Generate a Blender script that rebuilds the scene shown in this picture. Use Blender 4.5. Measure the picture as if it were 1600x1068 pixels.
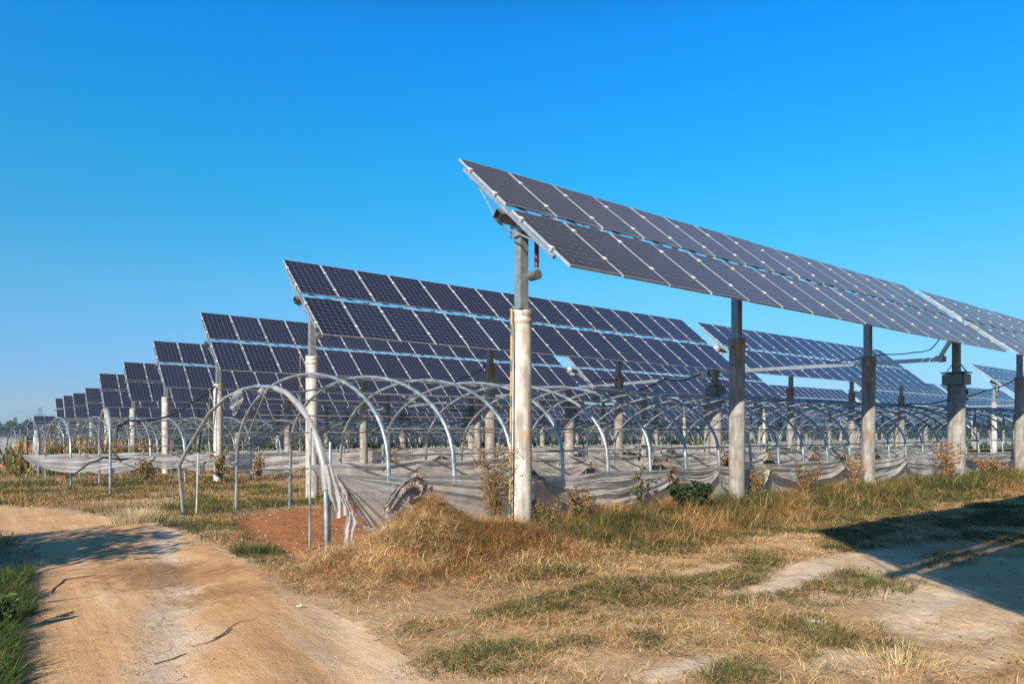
import bpy, math, random
import numpy as np
from mathutils import Vector, Matrix
random.seed(7); rng = np.random.default_rng(11)
S = bpy.context.scene
COL = S.collection
R = math.radians
for o in list(bpy.data.objects): bpy.data.objects.remove(o)

# ---------------------------------------------------------------- camera
CH = 1.6                                   # eye height
AX = (0.606, 0.7955)                       # viewing direction on the ground
cd = bpy.data.cameras.new('camera'); cam = bpy.data.objects.new('camera', cd); COL.objects.link(cam)
cam.location = (0, 0, CH)
cam.rotation_euler = (R(90), 0, math.atan2(AX[1], AX[0]) - R(90))
cd.lens = 24; cd.sensor_width = 36; cd.shift_y = 138/1600
cd.clip_start = 0.1; cd.clip_end = 9000
S.camera = cam
# ---------------------------------------------------------------- sky, sun, exposure
SUN = Vector((-1.67, -0.787, 1.0)).normalized()
w = bpy.data.worlds.new('World'); S.world = w; w.use_nodes = True
nt = w.node_tree; nt.nodes.clear()
sky = nt.nodes.new('ShaderNodeTexSky'); sky.sky_type = 'NISHITA'; sky.sun_disc = False
sky.sun_elevation = math.asin(SUN.z); sky.sun_rotation = math.atan2(SUN.x, SUN.y) % (2*math.pi)
sky.air_density = 1.0; sky.dust_density = 0.05; sky.ozone_density = 4.0; sky.altitude = 0
hs = nt.nodes.new('ShaderNodeHueSaturation'); hs.inputs['Saturation'].default_value = 1.3; hs.inputs['Hue'].default_value = 0.495
bg = nt.nodes.new('ShaderNodeBackground'); bg.inputs['Strength'].default_value = 0.12
wo = nt.nodes.new('ShaderNodeOutputWorld')
tc = nt.nodes.new('ShaderNodeTexCoord'); sx = nt.nodes.new('ShaderNodeSeparateXYZ'); nt.links.new(tc.outputs['Generated'], sx.inputs[0])
rp = nt.nodes.new('ShaderNodeValToRGB'); nt.links.new(sx.outputs[2], rp.inputs[0]); el = rp.color_ramp.elements
el[0].position = 0.0; el[0].color = (.34, .46, .72, 1); el[1].position = 1.0; el[1].color = (.10, .18, .24, 1)
for p_, c_ in ((.06, (.36, .48, .72, 1)), (.19, (.60, .84, .82, 1)), (.33, (.28, 1.12, 1.06, 1)), (.50, (.03, 1.20, 1.50, 1)), (.58, (.10, .85, 1.1, 1)), (.72, (.15, .34, .42, 1))):
    x_ = el.new(p_); x_.color = c_
mm = nt.nodes.new('ShaderNodeMix'); mm.data_type = 'RGBA'; mm.blend_type = 'MULTIPLY'; mm.inputs[0].default_value = 1
nt.links.new(sky.outputs[0], hs.inputs['Color']); nt.links.new(hs.outputs[0], mm.inputs[6]); nt.links.new(rp.outputs[0], mm.inputs[7]); nt.links.new(mm.outputs[2], bg.inputs[0]); nt.links.new(bg.outputs[0], wo.inputs[0])
sd = bpy.data.lights.new('sun', 'SUN'); sd.energy = 5.0; sd.angle = R(0.5); sd.color = (1.0, 0.91, 0.78)
so = bpy.data.objects.new('sun', sd); COL.objects.link(so)
so.rotation_euler = (-SUN).to_track_quat('-Z', 'Y').to_euler()
S.view_settings.view_transform = 'Standard'; S.view_settings.look = 'None'
S.view_settings.exposure = 0.6; S.view_settings.gamma = 1.0

# ---------------------------------------------------------------- noise and ground height
_L = rng.random((256, 256))
def vn(x, y):
    x = np.asarray(x, float); y = np.asarray(y, float)
    xi = np.floor(x).astype(int); yi = np.floor(y).astype(int); fx = x-xi; fy = y-yi
    fx = fx*fx*(3-2*fx); fy = fy*fy*(3-2*fy)
    a = _L[xi & 255, yi & 255]; b = _L[(xi+1) & 255, yi & 255]; c = _L[xi & 255, (yi+1) & 255]; d = _L[(xi+1) & 255, (yi+1) & 255]
    return (a*(1-fx)+b*fx)*(1-fy)+(c*(1-fx)+d*fx)*fy
def fbm(x, y, o=4):
    s = 0; a = .5
    for i in range(o):
        s = s+a*vn(np.asarray(x)*2**i+17.3*i, np.asarray(y)*2**i+5.1*i); a *= .5
    return s/(1-.5**o)
def sst(a, b, x):
    t = np.clip((np.asarray(x, float)-a)/(b-a), 0, 1); return t*t*(3-2*t)
GV = [-50, 12, 16.5, 25, 33, 41, 50, 58, 84, 92, 101, 110, 140, 300, 5000]
GZ = [0, 0, -.08, -.18, -.3, -.45, -.6, -.95, -1.1, -2.0, -2.6, -3.4, -4.3, -6, -6]
def g0(u, v): return np.interp(v, GV, GZ)
def heap(u, v):                              # pile of straw and the weedy bank along the plastic
    u = np.asarray(u, float); v = np.asarray(v, float)
    e1 = np.exp(-(((u-4.72)/.50)**2+((v-8.05)/.42)**2)); e2 = np.exp(-(((u-4.7)/1.25)**2+((v-7.35)/.75)**2))
    h = .50*e1 + .24*e2 + .16*np.exp(-(((u-3.9)/.45)**2+((v-7.3)/.4)**2)) + .10*np.exp(-(((u-5.5)/.4)**2+((v-7.2)/.35)**2))
    h = h + (e1*.5+e2)*.42*(fbm(u*2.3+3, v*2.3, 3)-.5) + e2*.14*(vn(u*6.5, v*6.5)-.5)
    h = h + .13*sst(6.2, 7.4, v)*(1-sst(8.3, 8.9, v))*sst(6.3, 8.0, u)
    return h
def rel(px, py, z=0.0):                      # image position -> point on a horizontal level
    t = (CH-z)*1067/(py-672.0); X = (px-800)/1067*t
    return (X*AX[1]+t*AX[0], -X*AX[0]+t*AX[1])
def onv(px, py, v):                          # image position -> point on the upright plane v
    k = (px-800)/1067; Z = v/(AX[1]-AX[0]*k); X = k*Z
    return Vector((X*AX[1]+Z*AX[0], v, CH+(672-py)*Z/1067))
def project(u, v):
    Z = u*AX[0]+v*AX[1]; X = u*AX[1]-v*AX[0]
    return X, Z
def inpoly(u, v, P):
    u = np.asarray(u); v = np.asarray(v); c = np.zeros(u.shape, bool); n = len(P)
    for i in range(n):
        x1, y1 = P[i]; x2, y2 = P[i-1]
        if y1 == y2: continue
        c ^= ((y1 > v) != (y2 > v)) & (u < (x2-x1)*(v-y1)/(y2-y1)+x1)
    return c
ROADPX = [(670, 1068), (640, 1040), (600, 1000), (560, 965), (500, 945), (440, 922), (400, 898), (340, 862), (290, 833), (230, 812), (180, 803), (110, 793), (60, 787), (0, 783), (-150, 780), (-500, 782)]
ROADP2 = [(-560, 812), (-120, 812), (0, 826), (30, 838), (52, 858), (62, 890), (60, 930), (46, 1000), (40, 1068)]
ROAD = [rel(*p) for p in ROADPX] + [rel(*p) for p in ROADP2] + [(-.9, 1.5), (-3.5, -8), (4.5, -10), (3.4, 1.0)]
SOIL = [rel(*p) for p in [(395, 800), (450, 795), (530, 788), (640, 790), (620, 830), (540, 858), (512, 872), (470, 882), (440, 862), (400, 836), (360, 815)]]
def road_mask(u, v):
    ju = u+.16*(fbm(u*2.1, v*2.1)-.5)*2+.05*(vn(u*11, v*11)-.5); jv = v+.16*(fbm(u*2.1+40, v*2.1)-.5)*2+.05*(vn(u*11, v*11+9)-.5)
    return inpoly(ju, jv, ROAD)
def road_soft(u, v, rad=.33):
    u = np.asarray(u, float); v = np.asarray(v, float); sh = u.shape; uf = u.ravel(); vf = v.ravel()
    out = np.zeros(len(uf)); near = (uf > -40) & (uf < 12) & (vf > -12) & (vf < 45)
    a, b = uf[near], vf[near]; acc = np.zeros(len(a)); k = 0
    ja = a+.30*(fbm(a*1.6+8, b*1.6, 3)-.5)*2; jb = b+.30*(fbm(a*1.6, b*1.6+70, 3)-.5)*2
    for q in range(8):
        for rr_ in (.5, 1.0):
            acc += inpoly(ja+rad*rr_*math.cos(q*.785), jb+rad*rr_*math.sin(q*.785), ROAD); k += 1
    out[near] = acc/k; return out.reshape(sh)
def bare(u, v):                              # worn sandy ground on the right, 0..1
    s = 0
    for px, py, rx, rv in [(1500, 905, 2.4, .75), (1370, 872, 1.2, .4), (1210, 915, .8, .16), (1270, 885, .9, .25), (1560, 950, 1.6, .35), (1100, 890, .6, .16), (1060, 1045, .5, .13), (1330, 1035, .35, .2), (1550, 1030, .4, .1)]:
        a, b = rel(px, py); s = s+1.15*np.exp(-(((u-a)/rx)**2+((v-b)/rv)**2)**1.3)
    return np.clip(s+(fbm(u*1.7, v*1.7)-.5)*.9*(s > .08), 0, 1)
def height(u, v):
    u = np.asarray(u, float); v = np.asarray(v, float)
    h = g0(u, v)+heap(u, v)
    near = 1-sst(25, 45, np.hypot(u, v))
    h = h+near*(.05*(fbm(u*.9, v*.9)-.5)+.05*(fbm(u*4.5, v*4.5, 3)-.5)*(1-road_soft(u, v)))
    # wheel ruts worn into the road
    a = rel(330, 1068); 
    d = v-(4.4+ -.55*(u+.2)) 
    wb = .45*(fbm(u*.5+3, v*.5, 2)-.5)
    h = h+near*(v < 14)*(v > 1)*(-.028*np.exp(-((u-(.93+.18*(v-4.7))+wb)/.2)**2)-.022*np.exp(-((u-(2.05+.2*(v-4.3))+wb)/.2)**2)+.02*np.exp(-((u-(1.5+.2*(v-4.5))+wb)/.3)**2))
    s = inpoly(u, v, SOIL)
    h = h+s*.05*(fbm(u*7, v*7, 3)-.5)
    return h
def gz(u, v): return float(height(np.array([u]), np.array([v]))[0])

# ---------------------------------------------------------------- object helpers
def tag(o, label=None, cat=None, group=None, kind=None):
    if label: o['label'] = label
    if cat: o['category'] = cat
    if group: o['group'] = group
    if kind: o['kind'] = kind
    return o
def empty(name, loc=(0, 0, 0), rz=0):
    o = bpy.data.objects.new(name, None); COL.objects.link(o); o.location = loc; o.rotation_euler = (0, 0, rz); o.empty_display_size = .2
    return o
def link(name, me, parent=None, loc=(0, 0, 0), rot=(0, 0, 0)):
    o = bpy.data.objects.new(name, me); COL.objects.link(o); o.location = loc; o.rotation_euler = rot
    if parent: o.parent = parent
    return o
class MB:
    def __init__(s): s.v = []; s.f = []; s.m = []; s.uv = []
    def add(s, vs, fs, mi=0, smooth=False, uvs=None):
        b = len(s.v); s.v += [tuple(p) for p in vs]
        for i, f in enumerate(fs):
            s.f.append(tuple(b+k for k in f)); s.m.append((mi, smooth)); s.uv.append(uvs[i] if uvs else [(0, 0)]*len(f))
    def box(s, c, d, M=None, mi=0):
        x, y, z = d[0]/2, d[1]/2, d[2]/2
        vs = [Vector((a*x, b*y, e*z)) for a in (-1, 1) for b in (-1, 1) for e in (-1, 1)]
        if M is not None: vs = [M @ p for p in vs]
        vs = [p+Vector(c) for p in vs]
        s.add(vs, [(0, 1, 3, 2), (4, 6, 7, 5), (0, 4, 5, 1), (2, 3, 7, 6), (0, 2, 6, 4), (1, 5, 7, 3)], mi)
    def bar(s, a, b, wd, ht, up=(0, 0, 1), mi=0):
        a = Vector(a); b = Vector(b); d = b-a; L = d.length; x = d.normalized(); y = Vector(up).cross(x)
        if y.length < 1e-4: y = Vector((0, 1, 0)).cross(x)
        y.normalize(); z = x.cross(y); M = Matrix((x, y, z)).transposed()
        s.box((a+b)/2, (L, wd, ht), M, mi)
    def tube(s, pts, r, n=8, mi=0, cap=True, sx=1.0):
        pts = [Vector(p) for p in pts]; rr = r if isinstance(r, (list, tuple)) else [r]*len(pts)
        t0 = (pts[1]-pts[0]).normalized(); ref = Vector((0, 0, 1)) if abs(t0.z) < .9 else Vector((1, 0, 0))
        vs = []; y = None
        for i, p in enumerate(pts):
            t = (pts[min(i+1, len(pts)-1)]-pts[max(i-1, 0)]).normalized()
            if y is None: y = t.cross(ref).normalized()
            else:
                y = y-t*y.dot(t); y.normalize()
            z = t.cross(y)
            for k in range(n):
                a = 2*math.pi*k/n; vs.append(p+(y*math.cos(a)*sx+z*math.sin(a))*rr[i])
        fs = [(i*n+k, i*n+(k+1) % n, (i+1)*n+(k+1) % n, (i+1)*n+k) for i in range(len(pts)-1) for k in range(n)]
        s.add(vs, fs, mi, True)
        if cap:
            s.add([vs[k] for k in range(n)][::-1], [tuple(range(n))], mi); s.add(vs[-n:], [tuple(range(n))], mi)
    def lathe(s, c, prof, n=20, mi=0):
        vs = [(c[0]+r*math.cos(2*math.pi*k/n), c[1]+r*math.sin(2*math.pi*k/n), c[2]+z) for r, z in prof for k in range(n)]
        fs = [(i*n+k, i*n+(k+1) % n, (i+1)*n+(k+1) % n, (i+1)*n+k) for i in range(len(prof)-1) for k in range(n)]
        s.add(vs, fs, mi, True); s.add(vs[-n:], [tuple(range(n))], mi)
    def mesh(s, name, mats):
        me = bpy.data.meshes.new(name); me.from_pydata(s.v, [], s.f)
        for m in (mats if isinstance(mats, (list, tuple)) else [mats]): me.materials.append(m)
        me.polygons.foreach_set('material_index', [m[0] for m in s.m]); me.polygons.foreach_set('use_smooth', [m[1] for m in s.m])
        ul = me.uv_layers.new(name='UVMap'); ul.data.foreach_set('uv', [c for f in s.uv for p in f for c in p])
        me.update(); return me
    def build(s, name, mats, parent=None, loc=(0, 0, 0), rot=(0, 0, 0)): return link(name, s.mesh(name, mats), parent, loc, rot)
def npmesh(name, V, F3=None, F4=None, mat=None, col=None, smooth=False):
    me = bpy.data.meshes.new(name); V = np.asarray(V, np.float32)
    n3 = 0 if F3 is None else len(F3); n4 = 0 if F4 is None else len(F4)
    me.vertices.add(len(V)); me.vertices.foreach_set('co', V.ravel())
    li = np.concatenate([x for x in ([] if F4 is None else [np.asarray(F4, np.int32).ravel()])+([] if F3 is None else [np.asarray(F3, np.int32).ravel()])])
    me.loops.add(len(li)); me.loops.foreach_set('vertex_index', li)
    ls = np.concatenate([np.arange(n4)*4, n4*4+np.arange(n3)*3]).astype(np.int32)
    me.polygons.add(n3+n4); me.polygons.foreach_set('loop_start', ls)
    if smooth: me.polygons.foreach_set('use_smooth', np.ones(n3+n4, bool))
    if col is not None:
        at = me.color_attributes.new('Col', 'FLOAT_COLOR', 'POINT')
        c = np.ones((len(V), 4), np.float32); c[:, :3] = col; at.data.foreach_set('color', c.ravel())
    me.update(calc_edges=True); me.validate()
    if mat: me.materials.append(mat)
    return me

# ---------------------------------------------------------------- materials
def mat(name, col=(.5, .5, .5), rough=.6, metal=0, spec=.5):
    m = bpy.data.materials.new(name); m.use_nodes = True; b = m.node_tree.nodes['Principled BSDF']
    b.inputs['Base Color'].default_value = (*col, 1); b.inputs['Roughness'].default_value = rough; b.inputs['Metallic'].default_value = metal
    b.inputs['Specular IOR Level'].default_value = spec
    return m, m.node_tree, b
def N(t, ty, **k):
    n = t.nodes.new(ty)
    for a, v in k.items():
        if a.startswith('i_'): n.inputs[int(a[2:]) if a[2:].isdigit() else a[2:]].default_value = v
        else: setattr(n, a, v)
    return n
def noise(t, vec, scale, detail=4, rough=.55):
    n = N(t, 'ShaderNodeTexNoise'); n.inputs['Scale'].default_value = scale; n.inputs['Detail'].default_value = detail; n.inputs['Roughness'].default_value = rough
    if vec is not None: t.links.new(vec, n.inputs['Vector'])
    return n.outputs['Fac']
def ramp(t, fac, stops):
    r = N(t, 'ShaderNodeValToRGB'); e = r.color_ramp.elements
    e[0].position = stops[0][0]; e[0].color = (*stops[0][1], 1); e[1].position = stops[-1][0]; e[1].color = (*stops[-1][1], 1)
    for p, c in stops[1:-1]:
        x = e.new(p); x.color = (*c, 1)
    t.links.new(fac, r.inputs[0]); return r.outputs[0]
def g1(a): return (a, a, a)
def mix(t, fac, a, b, mode='MIX'):
    m = N(t, 'ShaderNodeMix', data_type='RGBA', blend_type=mode)
    for s, x in ((m.inputs[0], fac), (m.inputs[6], a), (m.inputs[7], b)):
        if isinstance(x, (int, float)): s.default_value = x
        elif isinstance(x, tuple): s.default_value = (*x, 1)
        else: t.links.new(x, s)
    return m.outputs[2]
def math_(t, op, a, b=None, c=None):
    m = N(t, 'ShaderNodeMath', operation=op)
    for i, x in enumerate((a, b, c)):
        if x is None: continue
        if isinstance(x, (int, float)): m.inputs[i].default_value = x
        else: t.links.new(x, m.inputs[i])
    return m.outputs[0]
def bump(t, b, h, strength=.5, dist=.01):
    n = N(t, 'ShaderNodeBump'); n.inputs['Strength'].default_value = strength; n.inputs['Distance'].default_value = dist
    t.links.new(h, n.inputs['Height']); t.links.new(n.outputs[0], b.inputs['Normal'])
def pos(t): return N(t, 'ShaderNodeNewGeometry').outputs['Position']
def objc(t): return N(t, 'ShaderNodeTexCoord').outputs['Object']

def m_module(dusty):
    m, t, b = mat('dusty_photovoltaic_glass' if dusty else 'photovoltaic_glass', (.02, .03, .07), .2)
    uv = N(t, 'ShaderNodeUVMap').outputs[0]; sp = N(t, 'ShaderNodeSeparateXYZ'); t.links.new(uv, sp.inputs[0])
    cx = math_(t, 'MULTIPLY', sp.outputs[0], 6); cy = math_(t, 'MULTIPLY', sp.outputs[1], 10)
    fx = math_(t, 'ABSOLUTE', math_(t, 'SUBTRACT', math_(t, 'FRACT', cx), .5)); fy = math_(t, 'ABSOLUTE', math_(t, 'SUBTRACT', math_(t, 'FRACT', cy), .5))
    lx = math_(t, 'GREATER_THAN', fx, .478); ly = math_(t, 'GREATER_THAN', fy, .478)
    dia = math_(t, 'GREATER_THAN', math_(t, 'ADD', fx, fy), .90)
    b1 = math_(t, 'LESS_THAN', math_(t, 'ABSOLUTE', math_(t, 'SUBTRACT', fx, .17)), .012)
    info = N(t, 'ShaderNodeObjectInfo').outputs['Random']
    base = mix(t, info, (.002, .006, .018), (.004, .010, .026)) if dusty else mix(t, info, (.0015, .006, .027), (.003, .010, .038))
    n1 = noise(t, pos(t), 1.3, 3)
    base = mix(t, math_(t, 'MULTIPLY', n1, .18 if dusty else .08), base, (.025, .025, .03))
    c = mix(t, math_(t, 'MULTIPLY', b1, .14), base, (.30, .33, .40))
    c = mix(t, math_(t, 'MULTIPLY', math_(t, 'MAXIMUM', lx, ly), .30 if dusty else .50), c, (.30, .35, .45))
    c = mix(t, math_(t, 'MULTIPLY', dia, .34), c, (.42, .46, .52))
    # dust lying on the glass, thicker towards the lower edge
    n2 = noise(t, pos(t), 5, 5); dust = math_(t, 'MULTIPLY', math_(t, 'ADD', math_(t, 'SUBTRACT', 1.0, sp.outputs[1]), .35), math_(t, 'MULTIPLY', math_(t, 'MULTIPLY', n2, math_(t, 'ADD', .35, math_(t, 'MULTIPLY', info, 1.3))), .030 if dusty else .012))
    streak = N(t, 'ShaderNodeMapping'); t.links.new(uv, streak.inputs[0]); streak.inputs['Scale'].default_value = (26, 1.5, 1)
    dust = math_(t, 'ADD', dust, math_(t, 'MULTIPLY', noise(t, streak.outputs[0], 1.0, 3), .05))
    c = mix(t, dust, c, (.42, .33, .24))
    t.links.new(c, b.inputs['Base Color'])
    t.links.new(math_(t, 'ADD', math_(t, 'MULTIPLY', n2, .12), .16), b.inputs['Roughness'])
    # a fine film of dust catches the light at a flat angle
    b.inputs['Specular IOR Level'].default_value = .5; b.inputs['Sheen Weight'].default_value = .60 if dusty else .12; b.inputs['Sheen Roughness'].default_value = .30; b.inputs['Sheen Tint'].default_value = (.80, .64, .52, 1) if dusty else (.6, .6, .66, 1)
    b.inputs['IOR'].default_value = 1.14 if dusty else 1.22
    return m
def m_metal(name, a, b_, rough=.4, metal=.6, scale=9):
    m, t, b = mat(name, a, rough, metal)
    n = noise(t, pos(t), scale, 5); t.links.new(ramp(t, n, [(.3, a), (.7, b_)]), b.inputs['Base Color'])
    t.links.new(math_(t, 'ADD', math_(t, 'MULTIPLY', n, .25), rough-.1), b.inputs['Roughness'])
    return m
def m_concrete(k=1.0):
    m, t, b = mat('spun_concrete' if k == 1 else 'shaded_grey_concrete', (.45, .42, .38), .85)
    p = objc(t); mp = N(t, 'ShaderNodeMapping'); t.links.new(p, mp.inputs[0]); mp.inputs['Scale'].default_value = (1, 1, .25)
    pw = pos(t)
    n = noise(t, pw, 5, 6, .65); mw = N(t, 'ShaderNodeMapping'); t.links.new(pw, mw.inputs[0]); mw.inputs['Scale'].default_value = (1, 1, .12)
    st = noise(t, mw.outputs[0], 14, 4)
    c = ramp(t, n, [(.25, (.22, .205, .185)), (.46, (.40, .375, .34)), (.62, (.52, .49, .45)), (.85, (.64, .61, .57))])
    c = mix(t, ramp(t, st, [(.42, g1(0)), (.66, g1(.8))]), c, (.20, .175, .15))
    pit = noise(t, pw, 46, 2); c = mix(t, ramp(t, pit, [(.68, g1(0)), (.74, g1(.7))]), c, (.12, .10, .08))
    rust = noise(t, pw, 2.2, 3); c = mix(t, ramp(t, rust, [(.60, g1(0)), (.72, g1(.65))]), c, (.36, .20, .09))
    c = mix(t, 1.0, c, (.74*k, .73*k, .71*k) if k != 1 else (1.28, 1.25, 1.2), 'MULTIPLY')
    t.links.new(c, b.inputs['Base Color']); bump(t, b, math_(t, 'ADD', n, math_(t, 'MULTIPLY', pit, .5)), .5, .01)
    return m
def m_film(name, c1, c2, alpha, tl=.35):
    m, t, b = mat(name, c1, .38)
    n = noise(t, pos(t), 3.2, 5, .65); c = ramp(t, n, [(.3, c1), (.75, c2)])
    t.links.new(c, b.inputs['Base Color'])
    bump(t, b, noise(t, pos(t), 22, 4), .35, .01)
    tr = N(t, 'ShaderNodeBsdfTranslucent'); t.links.new(c, tr.inputs[0])
    ms = N(t, 'ShaderNodeMixShader'); ms.inputs[0].default_value = tl; t.links.new(b.outputs[0], ms.inputs[1]); t.links.new(tr.outputs[0], ms.inputs[2])
    tp = N(t, 'ShaderNodeBsdfTransparent'); m2 = N(t, 'ShaderNodeMixShader')
    t.links.new(math_(t, 'ADD', math_(t, 'MULTIPLY', n, .35), alpha-.17), m2.inputs[0])
    t.links.new(tp.outputs[0], m2.inputs[1]); t.links.new(ms.outputs[0], m2.inputs[2])
    t.links.new(m2.outputs[0], t.nodes['Material Output'].inputs[0]); return m
def m_leaf(name, tl=.3, rough=.7):
    m, t, b = mat(name, (.1, .12, .04), rough, 0, .25)
    a = N(t, 'ShaderNodeVertexColor', layer_name='Col'); t.links.new(a.outputs[0], b.inputs['Base Color'])
    tr = N(t, 'ShaderNodeBsdfTranslucent'); t.links.new(a.outputs[0], tr.inputs[0])
    ms = N(t, 'ShaderNodeMixShader'); ms.inputs[0].default_value = tl; t.links.new(b.outputs[0], ms.inputs[1]); t.links.new(tr.outputs[0], ms.inputs[2])
    t.links.new(ms.outputs[0], t.nodes['Material Output'].inputs[0]); return m
def m_ground():
    m, t, b = mat('sandy_ground', (.3, .2, .12), .95, 0, .15); p = pos(t)
    a = N(t, 'ShaderNodeVertexColor', layer_name='Col')
    n = noise(t, p, 9, 8, .7); n2 = noise(t, p, 60, 4, .7); n3 = noise(t, p, 1.1, 4)
    k = ramp(t, n, [(.3, g1(.72)), (.7, g1(1.2))]); c = mix(t, 1.0, a.outputs[0], k, 'MULTIPLY')
    c = mix(t, 1.0, c, ramp(t, n2, [(.3, g1(.72)), (.7, g1(1.18))]), 'MULTIPLY')
    c = mix(t, 1.0, c, ramp(t, n3, [(.3, g1(.88)), (.7, g1(1.1))]), 'MULTIPLY')
    t.links.new(c, b.inputs['Base Color']); bump(t, b, math_(t, 'ADD', n, math_(t, 'MULTIPLY', n2, .35)), .9, .035); return m
def m_road():
    m, t, b = mat('packed_sand', (.5, .33, .2), .95, 0, .15); p = pos(t)
    n3 = noise(t, p, .75, 5, .6); n = noise(t, p, 7, 8, .7); n2 = noise(t, p, 70, 4, .7)
    c = ramp(t, n3, [(.28, (.54, .29, .125)), (.48, (.66, .395, .19)), (.7, (.73, .50, .29))])
    # faint streaks along the direction of travel
    mp = N(t, 'ShaderNodeMapping'); t.links.new(p, mp.inputs[0]); mp.inputs['Rotation'].default_value = (0, 0, R(10)); mp.inputs['Scale'].default_value = (3.0, .22, 1)
    s = noise(t, mp.outputs[0], 1.6, 6, .6)
    c = mix(t, ramp(t, s, [(.35, g1(.7)), (.62, g1(0))]), c, (.52, .29, .14))
    c = mix(t, ramp(t, s, [(.58, g1(0)), (.75, g1(.6))]), c, (.70, .55, .40))
    c = mix(t, 1.0, c, ramp(t, n, [(.3, g1(.88)), (.7, g1(1.12))]), 'MULTIPLY')
    c = mix(t, 1.0, c, ramp(t, n2, [(.3, g1(.85)), (.7, g1(1.15))]), 'MULTIPLY')
    sp = N(t, 'ShaderNodeSeparateXYZ'); t.links.new(p, sp.inputs[0]); wob = math_(t, 'MULTIPLY', math_(t, 'SUBTRACT', n3, .5), .9)
    def track(u0_, k_, v0_, wd):
        e = math_(t, 'SUBTRACT', sp.outputs[0], math_(t, 'ADD', math_(t, 'MULTIPLY_ADD', sp.outputs[1], k_, u0_-k_*v0_), wob))
        return math_(t, 'POWER', 2.718, math_(t, 'MULTIPLY', math_(t, 'MULTIPLY', e, e), -1/(wd*wd)))
    tr1 = track(.93, .18, 4.7, .22); tr2 = track(2.05, .2, 4.3, .22)
    c = mix(t, math_(t, 'MULTIPLY', math_(t, 'ADD', tr1, math_(t, 'MULTIPLY', tr2, .6)), .75), c, (.70, .55, .40))
    c = mix(t, math_(t, 'MULTIPLY', track(1.5, .2, 4.5, .28), .45), c, (.46, .235, .10))
    # damp brown stains
    for (px, py, r) in [(255, 905, .8), (215, 890, .7), (330, 930, .55)]:
        q = rel(px, py); d = N(t, 'ShaderNodeVectorMath', operation='DISTANCE'); t.links.new(p, d.inputs[0]); d.inputs[1].default_value = (q[0], q[1], 0)
        f = math_(t, 'ADD', math_(t, 'DIVIDE', d.outputs['Value'], r), math_(t, 'MULTIPLY', math_(t, 'SUBTRACT', n, .5), 2.2))
        f2 = math_(t, 'ADD', f, math_(t, 'MULTIPLY', math_(t, 'SUBTRACT', n3, .5), 1.5))
        c = mix(t, ramp(t, f2, [(.35, g1(.75)), (1.0, g1(0))]), c, (.30, .155, .065))
    # drying cracks in the pale wheel track
    vo = N(t, 'ShaderNodeTexVoronoi', feature='DISTANCE_TO_EDGE'); vo.inputs['Scale'].default_value = 4.2
    wv = N(t, 'ShaderNodeVectorMath', operation='ADD'); t.links.new(p, wv.inputs[0])
    nn = N(t, 'ShaderNodeTexNoise'); nn.inputs['Scale'].default_value = 5; t.links.new(p, nn.inputs['Vector'])
    sc = N(t, 'ShaderNodeVectorMath', operation='SCALE'); sc.inputs['Scale'].default_value = .35; t.links.new(nn.outputs['Color'], sc.inputs[0]); t.links.new(sc.outputs[0], wv.inputs[1])
    t.links.new(wv.outputs[0], vo.inputs['Vector'])
    cr = ramp(t, vo.outputs['Distance'], [(.006, g1(1)), (.018, g1(0))])
    msk = ramp(t, math_(t, 'MULTIPLY', tr1, math_(t, 'ADD', n3, .5)), [(.35, g1(0)), (.6, g1(1))]); cr = mix(t, 1.0, cr, msk, 'MULTIPLY')
    c = mix(t, mix(t, 1.0, cr, g1(.6), 'MULTIPLY'), c, (.22, .12, .06))
    t.links.new(c, b.inputs['Base Color'])
    bump(t, b, math_(t, 'SUBTRACT', math_(t, 'ADD', math_(t, 'ADD', n, math_(t, 'MULTIPLY', s, .8)), math_(t, 'MULTIPLY', n2, .25)), math_(t, 'MULTIPLY', cr, .5)), .75, .03); return m
M_MOD = m_module(False); M_MODD = m_module(True)
M_ALU = m_metal('anodised_aluminium', (.42, .45, .47), (.60, .63, .64), .40, .45)
M_GAL = m_metal('galvanised_steel', (.34, .38, .39), (.55, .59, .60), .38, .65, 14)
M_HOOP = m_metal('galvanised_hoop_pipe', (.18, .25, .27), (.52, .58, .59), .36, .62, 5)
M_HOOP_SHADE = m_metal('shaded_hoop_pipe', (.11, .16, .18), (.32, .38, .40), .42, .5, 5)  # darker copy of the hoop pipe, shade under the panels put into its colour
M_PIPE = m_metal('weathered_pipe', (.20, .21, .21), (.40, .41, .40), .5, .5, 8)
M_DSTEEL = m_metal('weathered_dark_steel', (.10, .12, .12), (.24, .26, .25), .5, .5, 10)
M_CONC = m_concrete(); M_CONC_SHADE = m_concrete(.98); M_GAL_SHADE = m_metal('shaded_galvanised_steel', (.15, .19, .20), (.30, .35, .36), .42, .6, 12)  # greyer, darker copies for posts beneath the tables; panel shade mixed into their colour
M_BLACK = mat('black_rubber', (.015, .015, .017), .55)[0]
M_RED = mat('red_paint', (.13, .015, .012), .4)[0]
M_WHITE = mat('white_plastic', (.75, .75, .74), .45)[0]
M_FILM = m_film('greenhouse_film', (.40, .37, .34), (.72, .69, .64), .82, .35)
M_FILM2 = m_film('dusty_film', (.46, .38, .31), (.66, .57, .49), .85, .35)
M_FILM5 = m_film('pale_film', (.48, .45, .42), (.78, .75, .71), .85, .3)
M_FILM3 = m_film('clear_film', (.50, .48, .46), (.72, .70, .68), .58, .3)
M_FILM4 = m_film('thin_torn_film', (.42, .40, .38), (.70, .67, .64), .70, .35)
M_LEAF = m_leaf('leaf'); M_STRAW = m_leaf('dry_grass', .25, .8)
M_GROUND = m_ground(); M_ROAD = m_road()
def m_bark(name, a, b_):
    m, t, b = mat(name, a, .9); t.links.new(ramp(t, noise(t, pos(t), 12, 5), [(.3, a), (.7, b_)]), b.inputs['Base Color']); return m
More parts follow.
